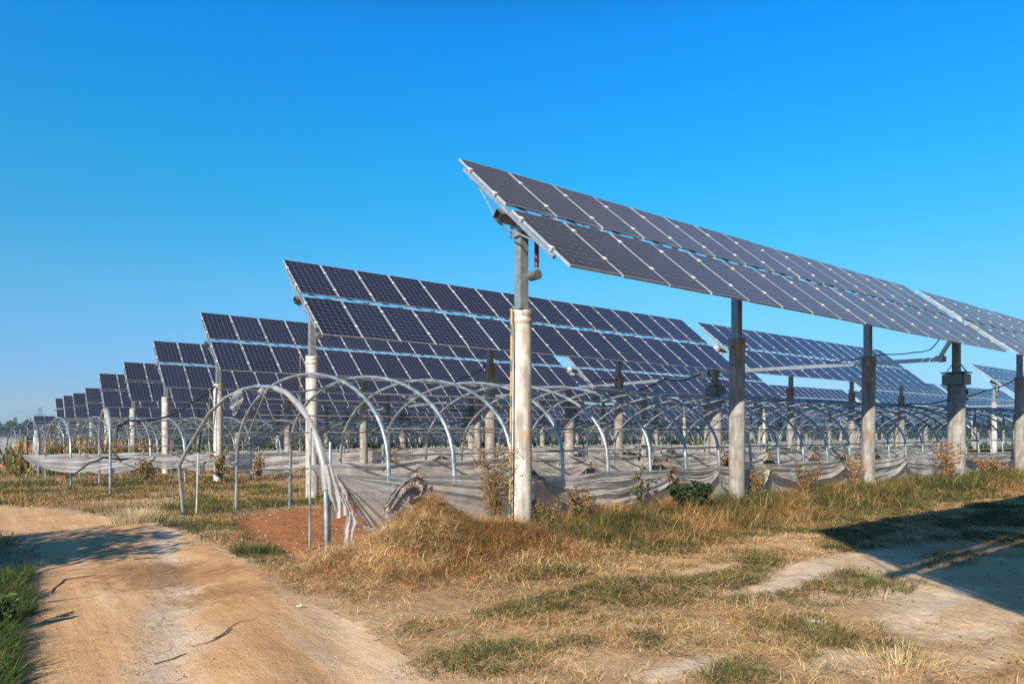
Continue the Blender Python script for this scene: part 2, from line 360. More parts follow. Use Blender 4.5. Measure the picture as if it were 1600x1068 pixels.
M_BARK = m_bark('bark', (.10, .07, .05), (.22, .17, .12)); M_STEM = m_bark('dry_stem', (.16, .10, .05), (.34, .22, .12)); M_REDSTEM = m_bark('red_stem', (.20, .05, .03), (.30, .10, .06))
def m_tape():
    m, t, b = mat('striped_tape', (.6, .4, .05), .6); sp = N(t, 'ShaderNodeSeparateXYZ'); t.links.new(pos(t), sp.inputs[0])
    f = math_(t, 'GREATER_THAN', math_(t, 'FRACT', math_(t, 'MULTIPLY', sp.outputs[2], 1.9)), .68)
    t.links.new(mix(t, f, (.50, .33, .10), (.10, .19, .10)), b.inputs['Base Color']); return m
M_TAPE = m_tape()

# ---------------------------------------------------------------- ground and road
def axis(lo, hi, a, b, step, grow):
    x = list(np.arange(a, b+1e-6, step)); s = step
    while x[-1] < hi: s *= grow; x.append(x[-1]+s)
    s = step; y = []
    q = a
    while q > lo: s *= grow; q -= s; y.append(q)
    return np.array(y[::-1]+x)
gu = axis(-3500, 4500, -4.5, 17, .055, 1.11); gv = axis(-3000, 4500, 1.6, 13.5, .055, 1.10)
UU, VV = np.meshgrid(gu, gv, indexing='ij'); HH = height(UU, VV)
nu, nv = UU.shape
idx = np.arange(nu*nv).reshape(nu, nv)
Q = np.stack([idx[:-1, :-1], idx[1:, :-1], idx[1:, 1:], idx[:-1, 1:]], -1).reshape(-1, 4)
u_, v_ = UU.ravel(), VV.ravel()
rm = road_mask(u_, v_).astype(float)
P3 = np.stack([u_, v_, HH.ravel()], -1)
def lerp(a, b, t): return np.asarray(a)*(1-t[:, None])+np.asarray(b)*t[:, None]
big = fbm(u_*.8, v_*.8); fin = fbm(u_*4, v_*4)
colg = lerp((.40, .245, .125), (.62, .40, .22), np.clip((big-.35)*3, 0, 1))
br = bare(u_, v_); colg = lerp(colg, (.52, .38, .25), br[:]) if False else colg*(1-br[:, None])+np.array((.68, .475, .285))*br[:, None]
wh = br*sst(.48, .62, fbm(u_*1.3+30, v_*2.6)); colg = colg*(1-wh[:, None]*.4)+np.array((.80, .68, .54))*wh[:, None]*.4
rs = np.clip(road_soft(u_, v_)*2.2, 0, 1)*(1-0); colg = colg*(1-rs[:, None])+np.array((.62, .40, .225))*rs[:, None]
so_ = inpoly(u_+.25*(big-.5), v_+.25*(fin-.5), SOIL).astype(float)
inner = np.clip(so_+((v_ > 8.8) & (v_ < 14.6) & (u_ > 3) & (u_ < 41))*.5, 0, 1)
colg = colg*(1-inner[:, None])+np.array((.40, .165, .065))*inner[:, None]
far = sst(30, 90, np.hypot(u_, v_)); colg = colg*(1-far[:, None])+np.array((.16, .16, .07))*far[:, None]
gm = npmesh('ground', P3, F4=Q, mat=M_GROUND, col=colg, smooth=True)
tag(link('ground', gm), kind='structure')
qc = rm[Q].min(axis=1) > .5
Qr = Q[qc]; used = np.unique(Qr); mp_ = -np.ones(len(P3), int); mp_[used] = np.arange(len(used))
Pr = P3[used].copy(); Pr[:, 2] += .004
tag(link('dirt_road', npmesh('dirt_road', Pr, F4=mp_[Qr], mat=M_ROAD, smooth=True)), kind='structure')
del UU, VV, HH

# ---------------------------------------------------------------- solar trackers
TH = R(40); TUBE = CH+3.26
CT, ST = math.cos(TH), math.sin(TH)
def slope(x, s, n): return Vector((x, s*CT-n*ST, TUBE+s*ST+n*CT))      # tracker frame: origin at ground under the tube
def module_mesh(gm_):
    b = MB(); W, L, T = .966, 1.64, .035
    x, y = W/2, L/2
    b.add([(-x, -y, -T), (x, -y, -T), (x, y, -T), (-x, y, -T), (-x, -y, 0), (x, -y, 0), (x, y, 0), (-x, y, 0)],
          [(0, 3, 2, 1), (0, 1, 5, 4), (1, 2, 6, 5), (2, 3, 7, 6), (3, 0, 4, 7)], 1)
    f = .014; i = [(-x+f, -y+f, 0), (x-f, -y+f, 0), (x-f, y-f, 0), (-x+f, y-f, 0)]; o = [(-x, -y, 0), (x, -y, 0), (x, y, 0), (-x, y, 0)]
    b.add(o+i, [(0, 1, 5, 4), (1, 2, 6, 5), (2, 3, 7, 6), (3, 0, 4, 7)], 1)
    b.add([(p[0], p[1], -.003) for p in i], [(0, 1, 2, 3)], 0, False, [[(0, 0), (1, 0), (1, 1), (0, 1)]])
    b.box((0, y-.14, -T-.012), (.12, .1, .022), mi=2)                    # junction box under the glass
    return b.mesh('solar_module', [gm_, M_ALU, M_BLACK])
MOD = module_mesh(M_MOD); MODD = module_mesh(M_MODD)
def rail_mesh(rm_, clamps=True):
    b = MB(); M = Matrix.Rotation(TH, 3, 'X')
    for dx in (-.021, .021): b.box(slope(dx, .02, .052)-Vector((0, 0, TUBE)), (.012, 2.86, .05), M)
    b.box(slope(0, .02, .028)-Vector((0, 0, TUBE)), (.054, 2.86, .006), M)
    if clamps:
        for s in (-1.28, -.42, .42, 1.28): b.box(slope(0, s, .131)-Vector((0, 0, TUBE)), (.058, .07, .012), M, 1); b.box(slope(0, s, .10)-Vector((0, 0, TUBE)), (.024, .05, .05), M, 0)
    return b.mesh('rail', [rm_, M_WHITE])
RAIL = rail_mesh(M_ALU); RAILE = rail_mesh(M_GAL); RAILN = rail_mesh(M_ALU, False); RAILNE = rail_mesh(M_GAL, False)
_c = MB(); _M = Matrix.Rotation(TH, 3, 'X'); _c.box(_M @ Vector((0, 0, .131)), (.058, .07, .012), _M, 1); _c.box(_M @ Vector((0, 0, .10)), (.024, .05, .05), _M, 0)
CLAMP = _c.mesh('clamp', [M_ALU, M_WHITE])
def strut_mesh():
    b = MB(); O = Vector((0, 0, TUBE))
    for s in (-.95, .95): b.tube([slope(0, s, .03)-O, slope(0, .09 if s > 0 else -.09, -.17)-O], .014, 6)
    b.box(slope(0, 0, -.17)-O, (.05, .24, .02), Matrix.Rotation(TH, 3, 'X'))
    return b.mesh('strut', M_GAL)
STRUT = strut_mesh()
def tube_mesh(x0, x1):
    b = MB(); M = Matrix.Rotation(TH, 3, 'X'); c = slope((x0+x1)/2, 0, -.055)-Vector((0, 0, TUBE)); L = x1-x0
    for sy, sz, dy, dz in ((.15, .006, 0, .072), (.15, .006, 0, -.072), (.006, .138, .072, 0), (.006, .138, -.072, 0)):
        b.box(c+M @ Vector((0, dy, dz)), (L, sy, sz), M)
    return b.mesh('torque_tube', M_DSTEEL)
def wire_mesh(n):
    b = MB(); O = Vector((0, 0, TUBE)); rr = random.Random(n)
    for k in range(n):
        x = .5+k*1.005
        b.bar(slope(x-.30, .055, .11)-O, slope(x-.16, .04, .10)-O, .03, .025); b.bar(slope(x+.12, -.05, .11)-O, slope(x+.26, -.045, .10)-O, .03, .025)
        b.tube([slope(x-.16, .04, .10)-O, slope(x-.03, .0, .06+rr.uniform(-.03, .02))-O, slope(x+.12, -.05, .10)-O], .009, 5)
    b.tube([slope(0, .0, .03)-O, slope(n*1.005, .0, .03)-O], .012, 5)
    return b.mesh('module_wiring', M_BLACK)
def post_meshes():
    c = MB(); c.lathe((0, 0, 0), [(.158, -2.2), (.152, 3.25), (.150, 3.26), (.160, 3.265), (.160, 3.33), (.154, 3.34), (.154, 3.37), (.161, 3.375), (.160, 3.44), (.150, 3.46)], 24)
    s = MB()
    for dx, dy, sx, sy in ((0, -.072, .15, .006), (0, .072, .15, .006), (-.072, 0, .006, .138), (.072, 0, .006, .138)): s.box((dx, dy, 3.0+.68), (sx, sy, 1.9))
    s.box((0, 0, 4.60), (.165, .17, .08)); s.box((-.105, 0, TUBE-.16), (.012, .26, .30)); s.box((.105, 0, TUBE-.16), (.012, .26, .30))
    s.box((0, -.0, 3.475), (.26, .26, .02))
    return c.mesh('concrete_post', M_CONC), s.mesh('steel_post', M_GAL)
CPOST, SPOST = post_meshes()
CPOST_SHADE = CPOST.copy(); CPOST_SHADE.materials[0] = M_CONC_SHADE; SPOST_SHADE = SPOST.copy(); SPOST_SHADE.materials[0] = M_GAL_SHADE; SPOST.materials[0] = m_metal('end_post_steel', (.22, .25, .25), (.42, .45, .44), .42, .6, 12)
def drive_meshes():
    c = MB(); c.lathe((0, 0, 0), [(.235, -2.2), (.225, 3.28), (.21, 3.30)], 28)
    k = MB(); k.lathe((0, 0, 0), [(.245, 2.52), (.245, 2.60)], 28); k.lathe((0, 0, 0), [(.243, 2.92), (.243, 2.97)], 28)
    for a in range(4):
        x = .26*math.cos(a*math.pi/2); y = .26*math.sin(a*math.pi/2); k.box((x, y, 3.16), (.07 if a % 2 == 0 else .5, .5 if a % 2 == 0 else .07, .30))
    k.box((0, 0, 3.36), (.66, .62, .03)); k.box((0, 0, 3.03), (.58, .56, .025))
    for a in range(8):
        an = a*math.pi/4; k.bar((.27*math.cos(an), .27*math.sin(an), 3.38), (.12*math.cos(an), .12*math.sin(an), 3.60), .012, .02)
    for sx in (-1, 1): k.box((sx*.30, -.12, 2.80), (.05, .16, .16))
    s = MB(); s.lathe((0, 0, 0), [(.115, 3.3), (.115, TUBE-.28), (.15, TUBE-.28), (.15, TUBE-.16)], 20)
    d = MB()                                                              # slewing drive: ring housing, worm box, motor
    Mx = Matrix.Rotation(R(90), 3, 'Y')
    n = 24; prof = [(.0, -.15), (.11, -.15), (.12, -.09), (.17, -.08), (.17, .08), (.12, .09), (.11, .15), (.0, .15)]
    vs = [Mx @ Vector((r*math.cos(2*math.pi*q/n), r*math.sin(2*math.pi*q/n), z)) for r, z in prof for q in range(n)]
    d.add([(v+Vector((0, 0, TUBE-.03))) for v in vs], [(i*n+q, i*n+(q+1) % n, (i+1)*n+(q+1) % n, (i+1)*n+q) for i in range(len(prof)-1) for q in range(n)], 0, True)
    d.tube([(0, -.32, TUBE-.27), (0, .34, TUBE-.27)], .075, 12); d.box((0, .38, TUBE-.27), (.16, .14, .17))
    for q in range(10):
        an = q*math.pi/5; d.tube([(-.19, .14*math.cos(an), TUBE-.03+.14*math.sin(an)), (-.16, .14*math.cos(an), TUBE-.03+.14*math.sin(an))], .016, 6)
    l = MB(); l.bar(slope(-.02, -.15, -.05), (-.02, .42, 3.86), .09, .12, (1, 0, 0)); l.box((-.02, .44, 3.82), (.14, .20, .16)); l.tube([(-.12, .44, 3.80), (.10, .44, 3.80)], .03, 8)
    return c.mesh('concrete_post', M_CONC_SHADE), k.mesh('clamp_collar', M_DSTEEL), s.mesh('steel_post', M_GAL_SHADE), d.mesh('slewing_drive', M_ALU), l.mesh('drive_lever', M_GAL)
DR = drive_meshes()
def actuator_mesh():
    b = MB(); b.tube([(.13, -.20, 4.62), (.13, -.20, 4.10)], .036, 10); m = MB()
    m.tube([(.13, -.07, 3.98), (.13, -.24, 3.98)], .075, 12); m.tube([(.13, -.20, 4.11), (.13, -.20, 3.98)], .022, 8)
    return b.mesh('damper', M_RED), m.mesh('damper_bracket', M_DSTEEL)
ACT = actuator_mesh()
TUBES = {k: tube_mesh(*k) for k in ((-.12, 16.42), (-.35, 16.2))}
WIRE = wire_mesh(16)
_merged = {}
def merged_array():                                                        # far tables: modules and rails too small to tell apart
    if 'a' in _merged: return _merged['a']
    b = MB(); M = Matrix.Rotation(TH, 3, 'X')
    for k in range(16):
        for s in (-.92, .92):
            c = slope(.5+k*1.005, s, .12)-Vector((0, 0, TUBE))
            q = [c+M @ Vector(p) for p in ((-.47, -.815, 0), (.47, -.815, 0), (.47, .815, 0), (-.47, .815, 0))]
            b.add(q, [(0, 1, 2, 3)], 0, False, [[(0, 0), (1, 0), (1, 1), (0, 1)]])
            c2 = slope(.5+k*1.005, s, .10)-Vector((0, 0, TUBE)); b.box(c2, (.952, 1.64, .03), M, 1)
    for k in range(17):
        b.box(slope(k*1.005-.003, 0, .05)-Vector((0, 0, TUBE)), (.06, 2.86, .05), M, 1)
    _merged['a'] = b.mesh('module_array', [M_MOD, M_ALU]); return _merged['a']
ORD = ['nearest', 'second', 'third', 'fourth', 'fifth', 'sixth', 'seventh', 'eighth', 'ninth', 'tenth', 'eleventh', 'twelfth', 'thirteenth', 'fourteenth', 'fifteenth', 'sixteenth', 'seventeenth']
POSN = ['left end', 'second table along', 'third table along', 'fourth table along', 'fifth table along', 'sixth table along', 'seventh table along']
jr = random.Random(5)
def tracker(u0, v, off, kind, label, near=True, drive=True, startpost=True):
    t = empty('solar_tracker', (u0, v, off)); tag(t, label, 'solar tracker', 'tilted solar panel tables in rows over the field')
    O = Vector((0, 0, TUBE))
    if near:
        for k in range(16):
            for s in (-.92, .92):
                p = slope(.5+k*1.005, s, .12)
                link('solar_module', MODD if v < 9 else MOD, t, p, (TH+R(jr.gauss(0, .22)), R(jr.gauss(0, .15)), 0))
        for k in range(17):
            p = Vector((min(max(k*1.005-.003, -.02), 16.1), 0, TUBE)); nr = v < 18
            rl = link('rail', ((RAILNE if nr else RAILE) if k in (0, 16) else (RAILN if nr else RAIL)), t, p)
            if nr:
                for s in (-1.28, -.42, .42, 1.28): link('clamp', CLAMP, rl, (0, s*CT, s*ST))
            if k % 2 == 0: link('strut', STRUT, t, p)
        link('module_wiring', WIRE, t, O)
    else: link('module_array', merged_array(), t, O)
    if kind == 'left':
        link('torque_tube', TUBES[(-.12, 16.42)], t, O); xs = [.31, 5.72, 11.13]
        if not startpost: xs = xs[1:]
    else:
        link('torque_tube', TUBES[(-.35, 16.2)], t, O); xs = [4.95, 10.36, 15.77]
    for x in xs:
        e_ = (x < 1); link('concrete_post', CPOST if e_ else CPOST_SHADE, t, (x, 0, 0), (R(jr.gauss(0, .25)), R(jr.gauss(0, .25)), jr.uniform(0, 6))); link('steel_post', SPOST if e_ else SPOST_SHADE, t, (x, 0, 0))
    if kind == 'left' and near and startpost: 
        link('damper_bracket', ACT[1], link('damper', ACT[0], t, (xs[0], 0, 0)))
    if kind == 'left' and drive:
        x = 16.56
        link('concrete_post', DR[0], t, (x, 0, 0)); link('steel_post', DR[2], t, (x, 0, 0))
        link('clamp_collar', DR[1], t, (x, 0, 0)); link('slewing_drive', DR[3], t, (x, 0, 0)); link('drive_lever', DR[4], t, (x, 0, 0))
    return t
VR = [8.05+8.4*k for k in range(17)]
U0 = [6.0, 6.0, 5.9, 5.8, 5.75, 5.5, 5.5, 5.4, 5.3, 5.2, 3.7, 3.4, 2.9, 2.5, 2.3, 2.1, 1.9]
OFF = [-.07, -.03, -.26, -.4, -.70, -.78, -1.3, -1.32, -1.2, -1.15, -2.85, -3.4, -4.1, -4.2, -4.5, -4.8, -5.0]
for k in range(15):
    starts = [(U0[k], 'left'), (U0[k]+17.0, 'right'), (52.0, 'left'), (69.0, 'right'), (98.0, 'left'), (115., 'right')]
    for j, (u0, kd) in enumerate(starts):
        X, Z = project(u0, VR[k])
        if X > .78*Z+3 or Z > 125: continue
        if k >= 10 and j > 3: continue
        lab = 'navy solar table, %s of the %s panel row' % (POSN[j], ORD[k] if k == 0 else ORD[k]+' nearest')
        tracker(u0, VR[k], OFF[k], kd, lab, near=(Z < 62))
# the row beside the photographer, whose shadow falls across the sandy ground on the right
tracker(.2, -.35, 0, 'right', 'solar table right beside the viewpoint, casting the dark shadow on the right', near=True)
# push rods joining the drives of neighbouring rows
for k in range(5):
    for ux, q in ((U0[k]+16.54, 0), (68.54, 1)):
        if q and k == 0: continue
        b = MB(); b.box((0, 4.6, 0), (.09, 9.3, .12)); b.box((0, -.03, 0), (.14, .16, .17)); b.box((0, 9.22, 0), (.14, .16, .17))
        b.box((0, 4.6, 0), (.11, .5, .14))
        sl = math.atan2(OFF[k+1]-OFF[k]+.12, 8.4)
        o = b.build('drive_rod', M_GAL, None, (ux+.10 if k % 2 == 0 else ux+.24, VR[k]+.45-.02, 3.80+OFF[k]), (sl, 0, 0))
        tag(o, 'long galvanised drive beam between the %s and %s panel rows%s' % (ORD[k], ORD[k+1], ', beyond the cross passage' if q else ''), 'drive beam', 'drive beams linking the panel rows')

# ---------------------------------------------------------------- greenhouse hoop frames
def hoop_pts(ur, ul, vr, vl, zl=1.0, rise=1.57, seg=22, gr=0, gl=0, seed=0, lean=0):
    rr = random.Random(seed); P = [Vector((ur, vr, gr-.15)), Vector((ur, vr+.03, gr+zl*.55))]
    for i in range(seg+1):
        a = math.pi*i/seg; f = (1-math.cos(a))/2
        zc = zl+rise*max(0,math.sin(a))**.86
        P.append(Vector((ur+(ul-ur)*f+lean*math.sin(a), (vr+.05)*(1-f)+(vl-.05)*f, zc+gr*(1-f)+gl*f)))
    P += [Vector((ul, vl-.03, gl+zl*.55)), Vector((ul, vl, gl-.15))]
    return P
def hoop_at(P, side, z):                     # point on the hoop at a height, on the near (0) or far (1) side
    n = len(P)//2; L = P[:n+1] if side == 0 else P[n:][::-1]
    for a, b in zip(L[:-1], L[1:]):
        if a.z <= z <= b.z: return a.lerp(b, (z-a.z)/(b.z-a.z+1e-9))
    return L[-1].copy()
TUN = []
def tunnel(us, vr, vl, skew, label, detail=2, zl=1.0, rise=1.57, first=None, r=.035):
    gr = float(g0(0, vr)); gl = float(g0(0, vl))
    root = empty('greenhouse_frame', (us[0], vr, gr)); tag(root, label, 'greenhouse frame', 'bare hoop greenhouse frames between the panel rows')
    O = Vector(root.location); seg = {2: 26, 1: 14, 0: 9}[detail]; n = {2: 8, 1: 5, 0: 4}[detail]
    hs_ = []
    allm = MB()
    for i, u in enumerate(us):
        rr = random.Random(int(u*100)+int(vr*7))
        P = hoop_pts(u+rr.uniform(-.03, .03), u-skew+rr.uniform(-.05, .05), vr, vl, zl+rr.uniform(-.03, .03), rise+rr.uniform(-.05, .03), seg, gr, gl, lean=rr.uniform(-.07, .07))
        if i == 0 and first: P = first
        hs_.append(P)
        b = MB() if detail else allm
        b.tube([p-O for p in P], r*(1 if detail == 2 else 1.1), n, sx=.8)
        if detail: b.build('hoop', M_HOOP if detail == 2 or (i < 6 and vr < 30) else M_HOOP_SHADE, root)
    def run(f, rad, name):
        b = MB() if detail else allm
        pts = []
        for i, P in enumerate(hs_):
            if i == 0 and first: continue
            pts.append(f(P)-O)
        b.tube(pts, rad, 5 if detail < 2 else 6)
        if detail: b.build(name, M_PIPE, root)
    off = Vector((0, 0, -.03))
    run(lambda P: P[len(P)//2]+off, .016, 'ridge_pipe')
    for sd_, zz in ((0, 1.62), (1, 1.60), (0, 2.15), (1, 2.25), (1, .82), (0, 1.25), (1, 1.95)):
        run(lambda P, a=sd_, q=zz: hoop_at(P, a, q+(gl if a else gr))+Vector((0, .035 if a == 0 else -.035, 0)), .016, 'side_pipe')
    if not detail: allm.build('hoops', M_HOOP_SHADE, root)
    TUN.append((hs_, root)); return hs_, root
# first hoop, bent out of shape, then the regular ones
fp = [(511, 862, 8.6), (510, 800, 8.62), (509, 765, 8.64), (505, 722, 8.7), (496, 688, 8.85), (484, 658, 9.1), (468, 634, 9.45), (448, 614, 9.95), (425, 604, 10.6), (400, 603, 11.3), (378, 608, 12.0), (352, 621, 12.7), (327, 645, 13.4), (303, 684, 14.0), (288, 710, 14.3), (280, 727, 14.45), (281, 745, 14.48), (284, 775, 14.5), (287, 808, 14.52)]
first = [onv(*p) for p in fp]; first[0].z -= .1; first[-1].z -= .1
us1 = [3.45]+[4.42+1.085*i for i in range(33)]
T1, r1 = tunnel(us1, 8.6, 14.5, .42, 'nearest bare hoop greenhouse frame, its first hoop bent, beside the dirt road', 2, first=first)
O1 = Vector(r1.location)
# loose props of the first bay
def prop(pts, rad, name, mt, parent, O): b = MB(); b.tube([Vector(p)-O for p in pts], rad, 7); return b.build(name, mt, parent)
a = onv(485, 668, 8.95); g = rel(485, 867); prop([a, (a.x-.02, a.y-.02, -.1)], .017, 'prop_pipe', M_HOOP, r1, O1)
prop([onv(313, 677, 13.75), onv(310, 707, 13.8)], .022, 'prop_pipe', M_BLACK, r1, O1)
prop([onv(310, 707, 13.8), onv(307, 800, 13.85)], .02, 'prop_pipe', M_ALU, r1, O1)
prop([onv(415, 612, 10.9), onv(383, 690, 12.5)], .016, 'prop_pipe', M_HOOP, r1, O1)
prop([onv(447, 616, 10.0), onv(560, 596, 11.0)], .014, 'prop_pipe', M_HOOP, r1, O1)
prop([onv(516, 690, 8.72), onv(514, 862, 8.62)], .02, 'prop_pipe', M_HOOP, r1, O1)
# two legs of the second tunnel bay left standing, far side of the frame
def tun_label(row, right): return 'hoop greenhouse frame between the %s and %s panel rows%s' % (ORD[row], ORD[row+1], ', beyond the cross passage' if right else '')
for k in range(2, 11):
    vr = VR[k]+.6; vl = VR[k]+6.6; st_ = [2.0, 1.5, 2.2, 1.2, 1.6, .6, .6, 0, 0][k-2]
    det = 1 if k < 5 else 0
    tunnel([st_+1.1*i for i in range(int((40-st_)/1.1))], vr, vl, .4, tun_label(k, False), det, rise=1.3+.1*(k % 2), r=.030 if k < 4 else .034)
    X, Z = project(52, vl)
    if X < .78*Z: tunnel([52+1.3*i for i in range(27)], vr, vl, .4, tun_label(k, True), 0, rise=1.35, r=.036)
# a lone narrow hoop pair left of the second row
for i, (pa, pb, ap) in enumerate([((172, 772), (155, 757), (163, 640)), ((100, 736), (81, 735), (90, 662)), ((139, 737), (120, 738), (129, 663))]):
    h = [.14, .35, .35][i]
    A_ = Vector((*rel(pa[0], pa[1], -h), -h)); B_ = Vector((*rel(pb[0], pb[1], -h), -h))
    Zm = (project(A_.x, A_.y)[1]+project(B_.x, B_.y)[1])/2; top = CH+(672-ap[1])*Zm/1067
    if (A_-B_).length < 2.4: B_ = A_+(B_-A_).normalized()*2.4 if i else B_
    pts = [A_, A_+Vector((0, 0, .6*(top+h)))]
    for q in range(1, 12):
        a = math.pi*q/12; f = (1-math.cos(a))/2; pts.append(A_.lerp(B_, f)+Vector((0, 0, (top+h)*(.6+.4*max(0,math.sin(a))**.8))))
    pts += [B_+Vector((0, 0, .6*(top+h))), B_]
    b = MB(); b.tube([p-A_ for p in pts], .032 if i == 0 else .03, 8)
    o = b.build('lone_hoop', M_HOOP, None, A_); tag(o, ['lone arched pipe wrapped in torn plastic, left of the second row', 'lone bare arched pipe farthest left beside the track', 'lone bare arched pipe, middle of the three beside the track'][i], 'greenhouse hoop', 'lone hoops standing left of the panel rows')
    if i == 0:
        f_ = MB(); rr = random.Random(3); pp = pts[2:9]
        f_.tube([p-A_ for p in pp], [.04+rr.uniform(0, .05) for _ in pp], 9)
        fo = f_.build('torn_film', M_FILM3, None, A_); tag(fo, 'torn white plastic wrapped over the top of the lone arched pipe', 'plastic film')

# ---------------------------------------------------------------- plastic film
def film(name, u0, u1, v, zt, swags, label, folds=7, amp=.035, step=.06, nt_=44, matl=None, g=0., seed=1, side=-1, skewf=0):
    n = int((u1-u0)/step)+1; us = np.linspace(u0, u1, n); ts = np.linspace(0, 1, nt_)
    zb = np.full(n, .06); gath = np.zeros(n)
    xs = [s[0] for s in swags]
    for i, u in enumerate(us):
        for (a, b, d, p) in swags:
            if a <= u <= b:
                f = (u-a)/(b-a); sh = (4*f*(1-f))**p; zb[i] = zt-.10-d*sh; gath[i] = 1-sh*.7
    zb = zb+.16*(fbm(us*1.7+seed, us*0+3, 3)-.5)*(gath > 0)
    top = zt+.025*np.sin(us*2.9+seed)*.6-.02*np.abs(np.sin(us*math.pi/1.085*.5+seed))
    U, T = np.meshgrid(us, ts, indexing='ij')
    Z = top[:, None]*(1-T)+zb[:, None]*T
    ph = fbm(U*.9+seed*3, U*0+seed, 3)*2.2+.25*fbm(U*3, T*3+seed)
    A = amp*(.35+1.1*fbm(U*.8+9+seed, T*2, 2))
    q1 = 2*vn(T*folds*1.7+ph, U*.45+seed*7)-1; q2 = 2*vn(T*folds*4.5+ph*2, U*.9+seed*3)-1; q3 = 2*fbm(U*1.6+seed, T*2.5, 3)-1
    V_ = v+side*(.03+A*1.5*q1+A*.55*q2+.05*q3+(.10*T*gath[:, None]))
    Z = Z+.016*q1
    P = np.stack([U, V_, Z+g], -1).reshape(-1, 3); ix = np.arange(n*nt_).reshape(n, nt_)
    F = np.stack([ix[:-1, :-1], ix[1:, :-1], ix[1:, 1:], ix[:-1, 1:]], -1).reshape(-1, 4)
    P[:, 0] -= u0; P[:, 1] -= v; P[:, 2] -= g
    o = link(name, npmesh(name, P, F4=F, mat=matl or M_FILM, smooth=True), None, (u0, v, g))
    return tag(o, label, 'plastic film', 'gathered plastic film along the greenhouse frames')
def ux(px, v=8.5): return onv(px, 700, v).x
sw = [(ux(842), ux(1048), .52, .45), (ux(1048), ux(1118), .30, .6), (ux(1118), ux(1192), .55, .3), (ux(1192), ux(1312), .42, .75), (ux(1312), ux(1408), .55, .6), (ux(1408), ux(1500), .6, .6), (ux(1500), ux(1600), .3, .6), (ux(1600), 34, .5, .6), (34, 40, .4, .6)]
film('plastic_film', ux(842), 40, 8.5, .88, sw, 'grey plastic film hanging in swags along the nearest greenhouse frame', 7, .04, .045, 60, seed=2)
film('plastic_skirt', ux(836), 40, 8.565, .76, [], 'dusty beige lower plastic skirt behind the hanging swags of the nearest frame', 2, .012, .15, 10, matl=M_FILM2, seed=5)
tag(bpy.data.objects['plastic_skirt'], group='lower plastic skirts')
# sheet with folds fanning out of its top left corner
def fan_sheet():
    P0 = onv(525, 742, 8.55)
    Qp = [(842, 742), (842, 760), (840, 790), (780, 830), (720, 850), (660, 858), (610, 850), (585, 838), (566, 812), (550, 790), (538, 768)]
    Qs = [onv(x, y, 8.5) for x, y in Qp]; nS = 70; nT = 120
    q = np.array([tuple(p) for p in Qs]); k = np.linspace(0, len(q)-1, nT); Qi = np.stack([np.interp(k, np.arange(len(q)), q[:, c]) for c in range(3)], -1)
    s = np.linspace(0.0, 1, nS)**.9
    P = np.array(P0)[None, None]*(1-s)[:, None, None]+Qi[None]*s[:, None, None]
    th = k/(len(q)-1)
    fold = np.sin(2*math.pi*(th*11+.5*fbm(th*5, th*0+2)))[None]*.05*np.sqrt(s)[:, None]*(.4+fbm(s[:, None]*3+0*th[None], th[None]*6+0*s[:, None]))+.02*np.sin(2*math.pi*th*27)[None]*s[:, None]
    P[..., 1] += -fold-.03*np.sin(s*math.pi)[:, None]
    P = P.reshape(-1, 3); ix = np.arange(nS*nT).reshape(nS, nT)
    F = np.stack([ix[:-1, :-1], ix[1:, :-1], ix[1:, 1:], ix[:-1, 1:]], -1).reshape(-1, 4)
    root = Vector((P0.x, P0.y, 0)); P = P-np.array(root)
    o = link('torn_sheet', npmesh('torn_sheet', P, F4=F, mat=M_FILM4, smooth=True), None, root)
    tag(o, 'torn translucent plastic sheet fanning out behind the straw heap, left of the pale post', 'plastic film')
    # tattered strips
    def strip(cl, wd, seed):
        rr = random.Random(seed); m = 26; c = np.array([tuple(onv(x, y, vv)) for x, y, vv in cl]); kk = np.linspace(0, len(c)-1, m)
        C = np.stack([np.interp(kk, np.arange(len(c)), c[:, a]) for a in range(3)], -1); W = np.interp(kk, np.arange(len(wd)), wd); nn = 12; pts = []
        for i in range(m):
            for j in range(nn):
                f = j/(nn-1)-.5; w_ = W[i]*(1+.15*math.sin(i*.5+seed))
                pts.append((C[i, 0]+f*w_*.8+.008*rr.random(), C[i, 1]+.03*math.sin(j*1.3+i*.15+seed)+.012*rr.random(), C[i, 2]+f*w_*.25+.012*rr.random()))
        ix = np.arange(m*nn).reshape(m, nn); F = np.stack([ix[:-1, :-1], ix[1:, :-1], ix[1:, 1:], ix[:-1, 1:]], -1).reshape(-1, 4)
        return npmesh('tatter', np.array(pts)-np.array(root), F4=F, mat=M_FILM3, smooth=True)
    link('tatter', strip([(512, 725, 8.55), (520, 752, 8.5), (530, 780, 8.46), (532, 808, 8.4)], [.10, .20, .26, .22], 1), o)
    link('tatter', strip([(532, 770, 8.45), (545, 800, 8.42), (556, 822, 8.4), (590, 830, 8.3)], [.10, .10, .12, .08], 2), o)
    link('tatter', strip([(546, 800, 8.4), (547, 820, 8.35), (545, 840, 8.3), (547, 858, 8.3)], [.06, .26, .20, .12], 4), o)
fan_sheet()
